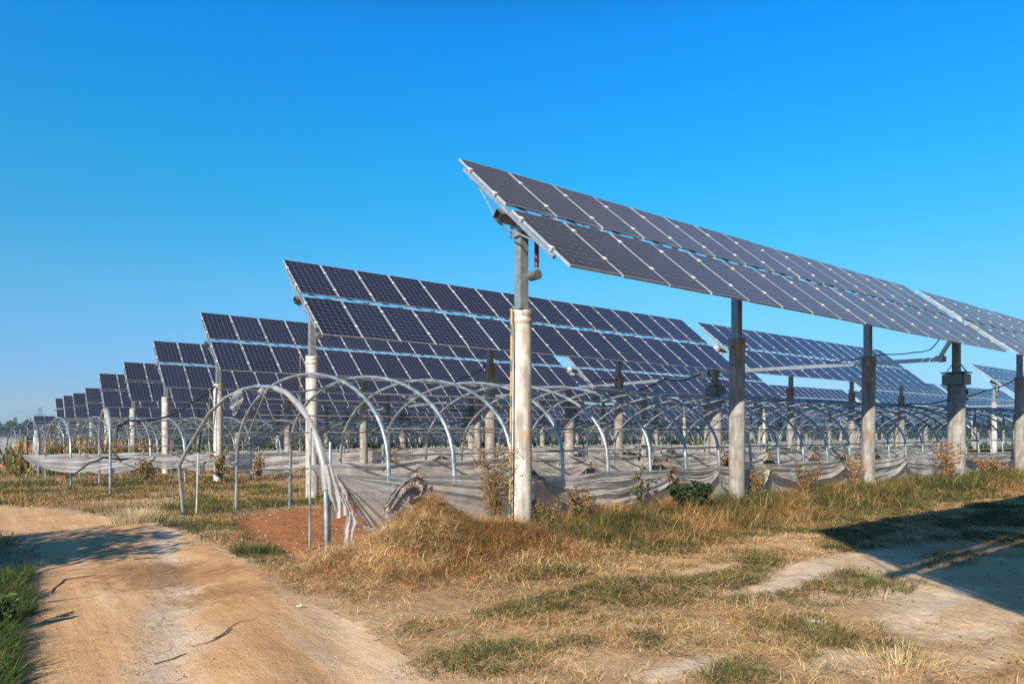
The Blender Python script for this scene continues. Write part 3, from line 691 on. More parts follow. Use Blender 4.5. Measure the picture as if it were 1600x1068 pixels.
# crumpled sheet end thrown over the straw heap
b = MB(); rr = random.Random(8)
for j, (cl, wd) in enumerate([([(600, 796), (616, 772), (634, 749), (648, 744), (657, 756), (664, 770)], .20), ([(612, 800), (628, 778), (644, 762), (656, 768), (668, 766)], .26), ([(640, 746), (648, 760), (652, 775), (662, 786)], .22)]):
    pts = [onv(x, y, 8.0+.07*j) for x, y in cl]; C = []
    for a_, c_ in zip(pts[:-1], pts[1:]): C += [a_.lerp(c_, q/7) for q in range(7)]
    C.append(pts[-1]); m = 16; vs = []
    for i, c_ in enumerate(C):
        for q in range(m):
            f = q/(m-1)-.5; w_ = wd*(.7+.5*float(vn(i*.25+j*9, 3.3)))
            n1 = float(fbm(i*.22+j*5, q*.42, 3))-.5; n2 = float(fbm(i*.22+j*5+50, q*.42, 3))-.5
            vs.append(c_+Vector((f*w_*.75+.10*n2, .22*n1+.03*math.sin(q*1.9), f*w_*.35+.13*n2-.05*abs(f))))
    b.add(vs, [(i*m+q, i*m+q+1, (i+1)*m+q+1, (i+1)*m+q) for i in range(len(C)-1) for q in range(m-1)], 0, True)
o = b.build('crumpled_film', M_FILM2); tag(o, 'crumpled dirty plastic bundle lying on top of the straw heap', 'plastic film')
# film wrapped round the near limb of the bent first hoop, and rags on its crown
pp = [first[i].lerp(first[i+1], q/4) for i in range(2, 8) for q in range(4)]
b = MB(); rr = random.Random(4); b.tube([p+Vector((0, -.012, .0)) for p in pp], [.037+rr.uniform(0, .012)+.012*max(0, 1-i/12) for i in range(len(pp))], 10)
tag(b.build('wrapped_film', M_FILM3), 'clear plastic wrapped along the near limb of the bent first hoop', 'plastic film')
for i, cl in enumerate([[(378, 608), (368, 624), (363, 641)], [(392, 604), (402, 614), (412, 606)]]):
    b = MB(); P = [onv(x, y, 11.4+.3*i) for x, y in cl]; m = 10
    vs = []; 
    for q in range(m):
        f = q/(m-1); c = P[0].lerp(P[1], min(1, f*2)) if f < .5 else P[1].lerp(P[2], f*2-1); wd = .16*(math.sin(f*math.pi)*.8+.25)
        for e in range(5): vs.append(c+Vector((wd*(e/4-.5), .03*math.sin(e*2+q), .03*math.sin(e*1.4+q*.8)-.02*e)))
    b.add(vs, [(q*5+e, q*5+e+1, (q+1)*5+e+1, (q+1)*5+e) for q in range(m-1) for e in range(4)], 0, True)
    tag(b.build('film_rag', M_FILM3), ['long', 'short'][i]+' white plastic rag hanging from the crown of the first hoop', 'plastic film')
# films on the other frames
def swlist(u0, u1, seed, lo=2.2, hi=4.2):
    rr = random.Random(seed); L = []; u = u0
    while u < u1:
        w_ = rr.uniform(lo, hi); L.append((u, min(u+w_, u1), rr.uniform(.32, .78), rr.uniform(.45, .9))); u += w_
    return L
FS = [(14.45, 5.5, 40, .92, 3), (VR[2]+.5, .95, 40, .95, 4), (VR[2]+6.7, 2, 40, .9, 5), (VR[3]+.5, 1.0, 40, .95, 6), (VR[4]+.5, 1, 40, .95, 7), (VR[5]+.5, 0, 40, 1.0, 8), (VR[2]+.5, 52, 86, .95, 14), (VR[3]+.5, 52, 86, .95, 16), (VR[6]+.5, 0, 40, 1.0, 9)]
FL = ['far side of the nearest greenhouse frame', 'near side of the frame behind the third panel row', 'far side of the frame behind the third panel row', 'frame behind the fourth panel row', 'frame behind the fifth panel row', 'frame behind the sixth panel row', 'third row frame beyond the cross passage', 'fourth row frame beyond the cross passage', 'frame behind the seventh panel row']
for (v, a, c, zt, sd_), lb in zip(FS, FL):
    film('plastic_film', a, c, v, zt, swlist(a, c, sd_), 'pale plastic film gathered along the '+lb, 5, .04, .12 if v < 30 else .3, 26 if v < 30 else 14, g=float(g0(0, v)), seed=sd_, matl=M_FILM5 if v > 20 else M_FILM)
# thin ribs of wire that hold the swags up are the hoops' own feet

# ---------------------------------------------------------------- cables, straps, poles
def cable(pts, rad, name, label, cat, mt=M_BLACK, sag=0, n=10, group=None):
    b = MB(); P = [Vector(p) for p in pts]; L = []
    for a, c in zip(P[:-1], P[1:]):
        for q in range(n):
            f = q/n; L.append(a.lerp(c, f)-Vector((0, 0, sag*4*f*(1-f))))
    L.append(P[-1]); b.tube([p-P[0] for p in L], rad, 6)
    return tag(b.build(name, mt, None, P[0]), label, cat, group)
cable([onv(799.5, 482, 8.03), onv(799, 560, 8.0), onv(798, 690, 8.0), onv(796, 808, 8.0)], .017, 'striped_strap', 'yellow and green striped strap hanging down the left side of the nearest post', 'strap', M_TAPE)
cable([onv(469, 552, 16.3), onv(468, 785, 16.3)], .007, 'yellow_cord', 'thin yellow cord hanging left of the second row end post', 'cord', M_TAPE)
cable([onv(328, 604, 24.6), onv(326, 650, 24.6), onv(325, 740, 24.6)], .008, 'yellow_cord', 'thin yellow cord hanging beside the third row end post', 'cord', M_TAPE)
cable([onv(336, 603, 24.7), onv(300, 628, 24.4), onv(255, 652, 24.2), onv(200, 656, 24.), onv(183, 664, 23.9), onv(180, 690, 23.8)], .03, 'black_cable', 'black cable looping from the third end post down to the left', 'cable', sag=.06)
cable([onv(174, 704, 22.5), onv(182, 712, 22.4), onv(189, 720, 22.2)], .03, 'black_hose', 'short black hose end lying over the plastic on the left', 'hose')
cable([Vector((*rel(103, 750, -.15), -.1)), onv(140, 722, 21.6), onv(162, 714, 21.8), onv(200, 716, 22)], .025, 'black_hose', 'black hose rising from the grass onto the left plastic film', 'hose', sag=.03)
cable([(22.6, 7.9, 4.45), onv(1600, 528, 7.7), onv(1700, 515, 7.6)], .022, 'black_cable', 'black cable running right from under the nearest drive', 'cable', sag=.12)
cable([(22.55, 8.35, 4.55), onv(1455, 545, 8.6), onv(1430, 550, 8.6), onv(1380, 553, 10), onv(1290, 566, 12)], .016, 'black_cable', 'black cable slung along the long drive beam', 'cable', sag=.03)
cable([onv(1340, 634, 12), onv(1430, 630, 10), onv(1480, 625, 8.4), onv(1540, 610, 8.2), onv(1588, 592, 8.05)], .02, 'black_cable', 'black cable sagging past the nearest drive post to the right post', 'cable', sag=.05)
cable([onv(1095, 583, 16.4), onv(1040, 592, 16.4), onv(940, 618, 17), onv(880, 625, 20), onv(700, 640, 26)], .025, 'black_cable', 'black cable drooping left from the second row drive', 'cable', sag=.15)
cable([onv(762, 568, 16.6), onv(722, 590, 19), onv(690, 600, 22)], .02, 'black_cable', 'short black cable left of the second post in row two', 'cable', sag=.1)
cable([onv(968, 590, 16.6), onv(935, 590, 18), onv(915, 596, 20)], .02, 'black_cable', 'short black cable beside the third post in row two', 'cable', sag=.1)
# lattice pylon and its wires far off
def pylon(px, pv, H, label):
    P = onv(px, 672, pv); base = -6
    root = empty('pylon', (P.x, P.y, base)); tag(root, label, 'pylon', 'pylons beyond the field'); b = MB()
    for sx in (-1, 1):
        for sy in (-1, 1): b.bar((sx*3, sy*3, 0), (sx*.6, sy*.6, H), .25, .25)
    for k in range(8):
        z0 = H*k/8; z1 = H*(k+1)/8; w0 = 3-2.4*k/8; w1 = 3-2.4*(k+1)/8
        for s in (-1, 1): b.bar((-w0*s, -w0, z0), (w1*s, -w1, z1), .2, .2); b.bar((-w0, -w0*s, z0), (-w1, w1*s, z1), .2, .2)
    b.build('tower', M_DSTEEL, root); c = MB()
    for z in (H*.80, H*.90, H): c.bar((-3.5, 1, z), (3.5, -1, z), .2, .25)
    c.build('cross_arm', M_DSTEEL, root); return root
pylon(62, 560, 23, 'hazy lattice pylon above the far left panels')
Pp = onv(62, 672, 560)
for i, z in enumerate((12.2, 14.5, 17)):
    cable([(Pp.x, Pp.y, z-.2), onv(-60, 640-6*i, 450)], .045, 'power_line', ['lowest', 'middle', 'top'][i]+' faint power line running left from the pylon', 'power line', sag=5, group='power lines')

# wrapped end post, bare stake, little white greenhouse and a pink bucket at the far left
A_ = onv(58, 733, 36.5); T_ = onv(59, 672, 36.5)
b = MB(); rr = random.Random(2); L = [A_.lerp(T_, q/9)+Vector((rr.gauss(0, .02), 0, 0)) for q in range(10)]; b.tube([p-A_ for p in L], [.10+rr.uniform(0, .06) for _ in L], 9)
po = b.build('wrapped_post', M_FILM, None, A_); tag(po, 'short post wrapped in pale torn plastic at the far left', 'post')
b = MB(); A_ = onv(41, 726, 36); b.tube([(0, 0, 0), onv(41, 681, 36)-A_], .06, 7); tag(b.build('stake', M_STEM, None, A_), 'thin brown stake at the left end of the pale film', 'stake')
gp_ = onv(2, 712, 62); root = empty('small_greenhouse', (gp_.x, 62, -1.1)); tag(root, 'low white plastic greenhouse at the far left edge', 'greenhouse')
b = MB(); m = 13; vs = [(x, 2.4-2.4*math.cos(math.pi*q/(m-1)), 2.2*max(0, math.sin(math.pi*q/(m-1)))**.8+.03*math.sin(q*3+x)) for x in np.linspace(-9, 1.6, 12) for q in range(m)]
b.add(vs, [(i*m+q, i*m+q+1, (i+1)*m+q+1, (i+1)*m+q) for i in range(11) for q in range(m-1)], 0, True); b.build('cover', M_FILM, root)
b = MB()
for x in np.linspace(-9, 1.6, 7): b.tube([(x, 2.4-2.43*math.cos(math.pi*q/12), 2.23*max(0, math.sin(math.pi*q/12))**.8) for q in range(13)], .03, 5)
b.build('hoops', M_HOOP, root)
A_ = onv(8, 718, 42); b = MB(); b.lathe((0, 0, 0), [(.14, 0), (.19, .36), (.20, .37), (.17, .37), (.12, .03)], 14); b.tube([(-.19, 0, .34), (-.1, 0, .48), (.1, 0, .48), (.19, 0, .34)], .012, 5)
m_pk = mat('pink_plastic', (.70, .22, .20), .5)[0]; tag(b.build('bucket', m_pk, None, (A_.x, A_.y, float(g0(0, 42)))), 'small pink bucket standing at the far left edge', 'bucket')
# ---------------------------------------------------------------- vegetation
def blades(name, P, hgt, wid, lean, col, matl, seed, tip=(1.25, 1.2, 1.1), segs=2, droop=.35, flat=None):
    r_ = np.random.default_rng(seed); n = len(P); az = r_.random(n)*2*np.pi; fa = az+np.pi/2+r_.normal(0, .7, n)
    d = np.stack([np.cos(az), np.sin(az), np.zeros(n)], -1); s = np.stack([np.cos(fa), np.sin(fa), np.zeros(n)], -1)
    up = np.array([0, 0, 1.]); V = []; C = []
    for k in range(segs+1):
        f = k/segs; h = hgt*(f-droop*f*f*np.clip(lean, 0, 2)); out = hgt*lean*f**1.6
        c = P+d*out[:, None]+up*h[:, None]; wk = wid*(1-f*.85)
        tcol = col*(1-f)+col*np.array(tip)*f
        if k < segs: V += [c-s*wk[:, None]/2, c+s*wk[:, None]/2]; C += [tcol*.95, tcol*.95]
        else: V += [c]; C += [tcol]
    m = 2*segs+1; V = np.stack(V, 1).reshape(-1, 3); C = np.clip(np.stack(C, 1), 0, 1).reshape(-1, 3); b0 = np.arange(n)*m
    F4 = np.concatenate([np.stack([b0+2*k, b0+2*k+1, b0+2*k+3, b0+2*k+2], -1) for k in range(segs-1)]) if segs > 1 else None
    F3 = np.stack([b0+2*segs-2, b0+2*segs-1, b0+2*segs], -1)
    o = link(name, npmesh(name, V, F3=F3, F4=F4, mat=matl, col=C)); return o
def clump(P_u, P_v, c, amp=1.0, f=5.5):
    m_ = .45+1.1*fbm(P_u*f+31, P_v*f+7, 3)**1.2*amp; return c*m_[:, None]
def scatter(n, box, dens, seed):
    r_ = np.random.default_rng(seed); u = r_.uniform(box[0], box[1], n); v = r_.uniform(box[2], box[3], n)
    Xc = u*AX[1]-v*AX[0]; Zc = u*AX[0]+v*AX[1]
    keep = (r_.random(n) < dens(u, v)) & (Zc > 3.4) & (np.abs(Xc) < Zc*.86+.8)
    return u[keep], v[keep], Zc[keep]
def in3(u, v):
    return np.stack([u, v, height(u, v)-.01], -1)
TAN = np.array((.55, .35, .15)); GOLD = np.array((.70, .46, .20)); GRN = np.array((.075, .095, .034)); OLV = np.array((.21, .18, .060)); RUST = np.array((.42, .165, .055)); PALE = np.array((.80, .62, .36)); DGRN = np.array((.045, .085, .022)); LGRN = np.array((.14, .21, .05))
def pick(r_, n, cols, ws):
    k = r_.choice(len(cols), n, p=np.array(ws)/sum(ws)); return np.array(cols)[k]*(.5+.85*r_.random((n, 1)))
def green_patch(u, v):
    g_ = sst(.50, .60, fbm(u*.85+70, v*1.3+20, 3))
    for px, py, rx, rv in [(740, 1030, .55, .3), (900, 1010, .3, .2), (1050, 940, .8, .25), (1170, 880, .7, .25), (1330, 930, .7, .3), (640, 985, .3, .25), (1390, 1010, .5, .2), (1010, 1000, .4, .2), (1150, 1050, .35, .15), (1240, 975, .5, .2), (1340, 890, .7, .15)]:
        a, b = rel(px, py); g_ = np.maximum(g_, np.exp(-(((u-a)/rx)**2+((v-b)/rv)**2)))
    return g_
def fg(u, v):                                # dry turf on the right foreground
    w_ = (v < 7.4)*np.clip(1.25-2.6*road_soft(u, v), 0, 1)*(~road_mask(u, v))
    # right side of the road only
    e = inpoly(u, v, [(2.6, -2), (3.0, 2.2)]+[rel(x, y) for x, y in [(660, 1060), (560, 965), (500, 945), (430, 915), (500, 870)]]+[(3.6, 8.8), (40, 8.8), (40, -2)])
    b_ = bare(u, v); cl = np.clip(.08+.92*sst(.40, .56, fbm(u*1.5, v*1.5, 3))+.9*green_patch(u, v), 0, 1)*(.25+.75*sst(.36, .52, fbm(u*6+40, v*6, 2)))
    return w_*e*np.clip(1-b_*1.25, 0, 1)*cl
u, v, Z = scatter(620000, (1.5, 20, 1.0, 7.6), lambda u, v: fg(u, v)*np.clip(7.5/(u*AX[0]+v*AX[1]), .12, 1)**1.3*1.0, 21)
r_ = np.random.default_rng(3); n = len(u); gp = green_patch(u, v)
isg = (fbm(u*5+2, v*5+9, 3)*.8+.2*r_.random(n)) < (.27+.52*gp)
col = clump(u, v, np.where(isg[:, None], pick(r_, n, [GRN, OLV, LGRN, TAN], [5, 4, .7, 2]), pick(r_, n, [TAN, GOLD, PALE, RUST, OLV], [4, 4, 4, 1.2, .8])))
sc = np.clip(Z/6.5, .8, 2.2)
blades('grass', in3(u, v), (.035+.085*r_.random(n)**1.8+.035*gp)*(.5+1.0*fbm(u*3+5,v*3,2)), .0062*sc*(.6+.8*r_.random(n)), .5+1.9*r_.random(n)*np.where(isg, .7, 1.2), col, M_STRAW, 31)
tag(bpy.data.objects['grass'], 'short dry turf with green patches in the right foreground', 'grass', kind='stuff')
# matted straw lying flat over it
u, v, Z = scatter(150000, (1.5, 16, 1.0, 7.8), lambda u, v: fg(u, v)*np.clip(6.5/(u*AX[0]+v*AX[1]), .1, 1)**1.4*(1-.6*green_patch(u, v))*.9, 22)
n = len(u); P = in3(u, v); P[:, 2] += .01+.03*r_.random(n)
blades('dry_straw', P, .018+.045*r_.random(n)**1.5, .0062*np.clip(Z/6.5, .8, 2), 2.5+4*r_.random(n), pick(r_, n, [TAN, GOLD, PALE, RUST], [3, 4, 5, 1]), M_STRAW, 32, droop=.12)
tag(bpy.data.objects['dry_straw'], 'pale matted straw lying flat over the right foreground turf', 'straw', kind='stuff')
# straw heap
def hd(u, v): return np.exp(-(((u-4.6)/1.45)**2+((v-7.2)/1.15)**2)**1.4)
u, v, Z = scatter(190000, (2.4, 8, 5, 8.9), lambda u, v: hd(u, v)*(v < 8.45)*np.clip(1.2-2.4*road_soft(u, v), 0, 1)*(.35+.65*sst(.35, .5, fbm(u*5, v*5, 2))), 23)
n = len(u); P = in3(u, v); P[:, 2] += .13*r_.random(n)**1.5
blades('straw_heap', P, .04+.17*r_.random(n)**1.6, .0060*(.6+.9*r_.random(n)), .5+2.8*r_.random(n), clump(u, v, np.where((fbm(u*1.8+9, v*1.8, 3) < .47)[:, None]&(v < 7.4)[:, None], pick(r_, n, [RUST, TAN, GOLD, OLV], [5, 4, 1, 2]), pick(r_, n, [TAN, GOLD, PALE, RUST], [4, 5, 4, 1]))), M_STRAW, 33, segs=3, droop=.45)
tag(bpy.data.objects['straw_heap'], 'tangled heap of golden straw between the torn plastic and the nearest post', 'straw', kind='stuff')
# weedy bank along the plastic and behind the foreground turf
def bank(u, v):
    f = sst(5.7, 6.6, v+.25*(fbm(u*.9, v*0+4)-.5)*2)*(1-sst(8.3, 8.42, v)); return f*(u > 4.0)*~road_mask(u, v)
u, v, Z = scatter(420000, (4, 33, 5.5, 8.45), lambda u, v: bank(u, v)*np.clip(9.5/(u*AX[0]+v*AX[1]), .1, 1)**1.5*.85, 24)
n = len(u); t_ = fbm(u*1.1+3, v*1.6, 3); low = 1-sst(6.4, 7.2, v); gg = np.clip(sst(.42, .6, t_)*.8+sst(8, 14, u)*.5-low*.3, 0, .95)
isg = (fbm(u*3.2+2, v*3.2+90, 3)*.75+.25*r_.random(n)) < (.28+.58*gg)
col = clump(u, v, np.where(isg[:, None], pick(r_, n, [GRN, OLV, DGRN, LGRN], [4, 5, 2, .6]), pick(r_, n, [TAN, GOLD, RUST, OLV], [3, 2, 4, 1.5])), 1.0, 3.5)
hh = (.065+.28*r_.random(n)**1.6)*(.45+.75*sst(5.9, 7.6, v))*(.25+1.5*fbm(u*1.9, v*1.9+60, 3))
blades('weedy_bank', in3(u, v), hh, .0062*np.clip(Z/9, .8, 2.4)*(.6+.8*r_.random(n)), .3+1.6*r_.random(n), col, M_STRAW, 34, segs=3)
tag(bpy.data.objects['weedy_bank'], 'tall brown and green weeds growing along the foot of the plastic film', 'weeds', kind='stuff')
# tall dead stalks sticking out of the bank and the heap
u, v, Z = scatter(9000, (3, 33, 5.8, 8.4), lambda u, v: np.clip(bank(u, v)+hd(u, v), 0, 1)*np.clip(10/(u*AX[0]+v*AX[1]), .2, 1)*sst(.40, .55, fbm(u*1.4, v*1.4+8, 2)), 28)
n = len(u)
blades('dead_stalks', in3(u, v), .22+.30*r_.random(n)**1.3, .0065*np.clip(Z/10, .8, 2), .15+.9*r_.random(n), pick(r_, n, [RUST*.6, TAN*.8, OLV, PALE*.8], [3, 3, 3, 1]), M_STRAW, 39, segs=3)
tag(bpy.data.objects['dead_stalks'], 'sparse taller dead stalks standing out of the weedy bank', 'weeds', kind='stuff')
# verge between the road and the frames
def verge(u, v):
    px_ = (u*AX[1]-v*AX[0])/(u*AX[0]+v*AX[1]); so2 = inpoly(u, v, SOIL)
    d = np.clip(1.2-2.2*road_soft(u, v), 0, 1)*(~road_mask(u, v))*(~so2)*(px_ < -.24)
    return d*(.12+.88*sst(.42, .55, fbm(u*.9+12, v*.9+33, 3)))
u, v, Z = scatter(520000, (-8, 7, 7.2, 30), lambda u, v: verge(u, v)*(v > 6.8)*np.clip(9/(u*AX[0]+v*AX[1]), .1, 1)**1.1, 25)
n = len(u); t_ = fbm(u*.8+3, v*.8+11, 3); isg = (fbm(u*4+2, v*4+50, 3)*.7+.3*r_.random(n)) < (.28+.45*sst(.38, .52, t_))
col = clump(u, v, np.where(isg[:, None], pick(r_, n, [GRN, OLV, DGRN, LGRN], [5, 3, 2, 1]), pick(r_, n, [TAN, OLV, RUST, GOLD], [3, 3, 3, 1])), 1.0, 4)
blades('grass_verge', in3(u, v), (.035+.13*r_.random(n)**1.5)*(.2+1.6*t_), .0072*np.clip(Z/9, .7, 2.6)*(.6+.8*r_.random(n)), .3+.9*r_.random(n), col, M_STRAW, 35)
tag(bpy.data.objects['grass_verge'], 'green and brown grass verge between the dirt road and the hoop frames', 'grass', kind='stuff')
# field grass inside and between the frames
def fld(u, v): return (v > 8.7)*(~inpoly(u, v, SOIL))*(~road_mask(u, v))*(.25+.75*sst(.36, .55, fbm(u*.5, v*.5+5, 3)))
u, v, Z = scatter(520000, (-12, 70, 8.7, 60), lambda u, v: fld(u, v)*np.clip(16/(u*AX[0]+v*AX[1]), .05, 1)**1.2, 26)
n = len(u); col = pick(r_, n, [OLV, GRN, TAN, RUST, DGRN], [4, 6, 1.6, 2.2, 2])
blades('field_grass', in3(u, v), (.05+.24*r_.random(n)**1.6)*(.4+1.2*fbm(u, v+9, 3)), .012*np.clip(Z/14, .8, 3.5)*(.6+.8*r_.random(n)), .3+.8*r_.random(n), col, M_STRAW, 36)
tag(bpy.data.objects['field_grass'], 'rough grass growing between and inside the greenhouse frames', 'grass', kind='stuff')
# lush grass at the left edge of the road
LG = [rel(x, y) for x, y in [(-260, 826), (-40, 826), (10, 838), (36, 862), (46, 890), (42, 930), (30, 1000), (28, 1068), (10, 1110), (-300, 1110)]]
u, v, Z = scatter(420000, (-6, 1.5, 2.5, 9.2), lambda u, v: inpoly(u+.12*(fbm(u*3, v*3)-.5)*2, v, LG).astype(float), 27)
n = len(u)
blades('roadside_grass', in3(u, v), (.07+.17*r_.random(n)**1.2), .008*(.6+.9*r_.random(n)), .4+.9*r_.random(n), pick(r_, n, [DGRN, GRN, LGRN, OLV], [6, 3, 3, .8]), M_LEAF, 37, segs=3)
tag(bpy.data.objects['roadside_grass'], 'lush dark green grass on the left edge of the dirt road', 'grass', kind='stuff')
# pale seeding grass tuft by the verge, green tufts in the foreground
def tuft(px, py, rad, hgt, nn, cols, ws, name, label, lean=.45, seed=1, wdt=.006):
    q = rel(px, py); rr_ = np.random.default_rng(seed); a = rr_.random(nn)*2*np.pi; rd = rad*rr_.random(nn)**.75*(1+.22*np.sin(a*3+seed)); P = np.stack([q[0]+rd*np.cos(a), q[1]+rd*np.sin(a)], -1)
    P = np.concatenate([P, (height(P[:, 0], P[:, 1])-.01)[:, None]], 1); o = None
    P0 = np.array((q[0], q[1], gz(*q)))
    o = blades(name, P-P0, hgt*(.4+.7*rr_.random(nn)), np.full(nn, wdt), lean*(.3+1.6*rr_.random(nn)), pick(rr_, nn, cols, ws), M_LEAF, seed, segs=3); o.location = P0
    tag(o, label, 'grass tuft', 'grass tufts standing out of the turf'); return o
tuft(215, 812, .45, .30, 900, [PALE, np.array((.55, .50, .36)), OLV], [4, 4, 1.5], 'grass_tuft', 'whitish seeding grass tuft at the far edge of the road', seed=3, wdt=.009)
tuft(780, 1022, .34, .12, 420, [LGRN, GRN, OLV], [5, 4, 1], 'grass_tuft', 'bright green grass tuft at the bottom centre beside the road', seed=4)
tuft(700, 1040, .34, .09, 380, [LGRN, GRN, OLV], [3, 5, 2], 'grass_tuft', 'dark green low tuft at the road edge, bottom centre', seed=5)
tuft(1160, 1055, .30, .09, 350, [LGRN, GRN], [5, 3], 'grass_tuft', 'green tuft on the bottom edge right of centre', seed=6)
tuft(1400, 1045, .42, .12, 600, [PALE, GOLD, OLV], [4, 3, 2], 'grass_tuft', 'long pale dry tuft at the bottom right', .8, 7)
tuft(400, 866, .32, .16, 900, [LGRN, GRN, DGRN], [3, 5, 2], 'grass_tuft', 'green tuft at the road edge left of the bent hoop', seed=8, wdt=.008)
tuft(1370, 912, .45, .13, 900, [GRN, OLV, LGRN], [5, 3, 1], 'grass_tuft', 'green tuft beside the pale bare ground on the right', seed=9)
tuft(1180, 868, .35, .10, 700, [GRN, OLV, LGRN], [4, 4, 1], 'grass_tuft', 'low green tuft below the leafy dark bush', seed=10)
tuft(1290, 1000, .35, .13, 700, [GRN, OLV], [4, 3], 'grass_tuft', 'dull green tuft right of the white scrap', seed=12)
tuft(200, 890, .10, .04, 120, [GRN, OLV], [3, 2], 'grass_tuft', 'tiny green tuft on the brown stain in the road', seed=13)

def leaves(name, P, size, col, matl, seed, parent=None, loc=None, long=1.5):
    rr_ = np.random.default_rng(seed); n = len(P); a = rr_.normal(size=(n, 3)); a /= np.linalg.norm(a, axis=1)[:, None]; b_ = np.cross(a, rr_.normal(size=(n, 3))); b_ /= np.linalg.norm(b_, axis=1)[:, None]
    s = (size*(.6+.8*rr_.random(n)))[:, None]
    V = np.stack([P-a*s*long/2, P+b_*s/2*.8, P+a*s*long/2, P-b_*s/2*.8], 1).reshape(-1, 3); F = np.arange(4*n).reshape(n, 4)
    o = link(name, npmesh(name, V, F4=F, mat=matl, col=np.repeat(np.clip(col, 0, 1), 4, 0)), parent)
    if loc is not None: o.location = loc
    return o
def plant(base, H, spread, nst, leafn, lsize, cols, ws, stemmat, name, label, cat, seed, group=None, side=3, rad=.006, droop=0.):
    rr = random.Random(seed); rn = np.random.default_rng(seed); root = empty(name, base); tag(root, label, cat, group)
    b = MB(); LP = []
    for i in range(nst):
        az = rr.uniform(0, 6.28); sp = spread*rr.uniform(.2, 1); h = H*rr.uniform(.6, 1); p = Vector((rr.uniform(-.06, .06)*spread*3, rr.uniform(-.06, .06)*spread*3, -.03)); pts = [p.copy()]
        for k in range(6):
            f = (k+1)/6; q = Vector((p.x+sp*f*math.cos(az)+rr.gauss(0, .012), p.y+sp*f*math.sin(az)+rr.gauss(0, .012), h*f-droop*h*f*f)); pts.append(q)
        b.tube(pts, [rad*(1-.12*k) for k in range(7)], 5)
        for k in range(2, 7):
            for s in range(side):
                a2 = rr.uniform(0, 6.28); L = H*.16*rr.uniform(.5, 1.2); e = pts[k]+Vector((math.cos(a2)*L, math.sin(a2)*L, L*rr.uniform(.3, 1))); b.tube([pts[k], e], [rad*.5, rad*.25], 4, cap=False)
                for q in range(leafn): f = rr.random(); c = pts[k].lerp(e, f); LP.append((c.x+rr.gauss(0, .015), c.y+rr.gauss(0, .015), c.z+rr.gauss(0, .015)))
    b.build('stem', stemmat, root)
    if LP:
        P = np.array(LP); leaves('foliage', P, lsize, pick(rn, len(P), cols, ws), M_LEAF, seed, root)
    return root
def at(px, v, z=None):
    u = onv(px, 700, v).x; return (u, v, gz(u, v) if z is None else z)
plant(at(775, 8.15), 1.25, .32, 14, 14, .016, [OLV, TAN, GRN, RUST], [4, 4, 2, 2], M_STEM, 'feathery_weed', 'tall feathery brown weed just left of the nearest post', 'weed', 41, side=5)
plant(at(850, 7.9), .55, .25, 10, 10, .018, [OLV, TAN, GRN], [4, 3, 2], M_STEM, 'low_weed', 'low brownish weed at the right foot of the nearest post', 'weed', 42, side=4)
plant(at(1078, 7.75), .50, .38, 16, 5, .075, [DGRN*.6, DGRN, GRN*.7], [5, 3, 1], M_STEM, 'leafy_bush', 'dark green broad leafed bush in front of the swagged film', 'bush', 43, side=4, rad=.009)
plant(at(1052, 8.1), 1.15, .16, 4, 3, .05, [RUST, GRN, DGRN], [2, 4, 4], M_REDSTEM, 'red_stemmed_plant', 'thin red stemmed plant rising above the leafy bush', 'plant', 44, side=2, rad=.008)
plant(at(1000, 8.1), .95, .14, 3, 4, .06, [GRN, DGRN, OLV], [4, 4, 2], M_REDSTEM, 'leafy_stalk', 'slender leafy stalk left of the red stemmed plant', 'plant', 45, side=2, rad=.007)
plant(at(1335, 8.0), .85, .30, 14, 3, .03, [RUST, TAN, OLV], [4, 3, 1], M_STEM, 'dry_reeds', 'dry brown reeds leaning against the third post', 'reeds', 46, side=2, rad=.008)
plant(at(1480, 7.75), 1.1, .35, 12, 8, .035, [RUST, TAN, GRN], [4, 3, 1], M_STEM, 'dry_reeds', 'bristly dry brown weed against the thick drive post', 'reeds', 47, side=3, rad=.008)
plant(at(1545, 8.0), .95, .65, 22, 3, .04, [RUST, TAN], [4, 3], M_STEM, 'dead_shrub', 'collapsed dead shrub between the drive post and the right post', 'shrub', 48, side=2, rad=.012, droop=.4)
plant(at(1140, 13.6), .9, .3, 8, 5, .06, [RUST, TAN, OLV], [4, 2, 2], M_STEM, 'dead_weed', 'reddish dead weed inside the nearest frame, left of the second post', 'weed', 49, side=3, rad=.008)
for i, px in enumerate((230, 345, 400, 620, 960)):
    plant(at(px, 24.3 if px < 420 else 15.2), .9+.2*(i % 2), .3, 8, 6, .05, [OLV, TAN, RUST, GRN], [4, 3, 2, 2], M_STEM, 'dry_weed', ['dry weed at the left plastic film before the fourth post', 'dry weed in front of the third row end post', 'brown weed right of the third row end post', 'dry weed beyond the straw heap inside the nearest frame', 'dry weed behind the nearest swag'][i], 'weed', 60+i, 'dry weeds standing near the plastic', side=3, rad=.008)
for i, px in enumerate((905, 1185, 1262)):
    plant(at(px, 8.05), .55+.12*(i % 3), .28, 12, 9, .022, [OLV, TAN, GRN, RUST], [4, 3, 3, 2], M_STEM, 'scrubby_weed', ['scrubby weed under the first big swag of film', 'scrubby weed just right of the second post', 'scrubby weed under the middle swag', 'scrubby weed just left of the thick drive post', 'scrubby weed midway between the third post and the drive post'][i], 'weed', 110+i, 'scrubby weeds along the plastic', side=4, rad=.006)
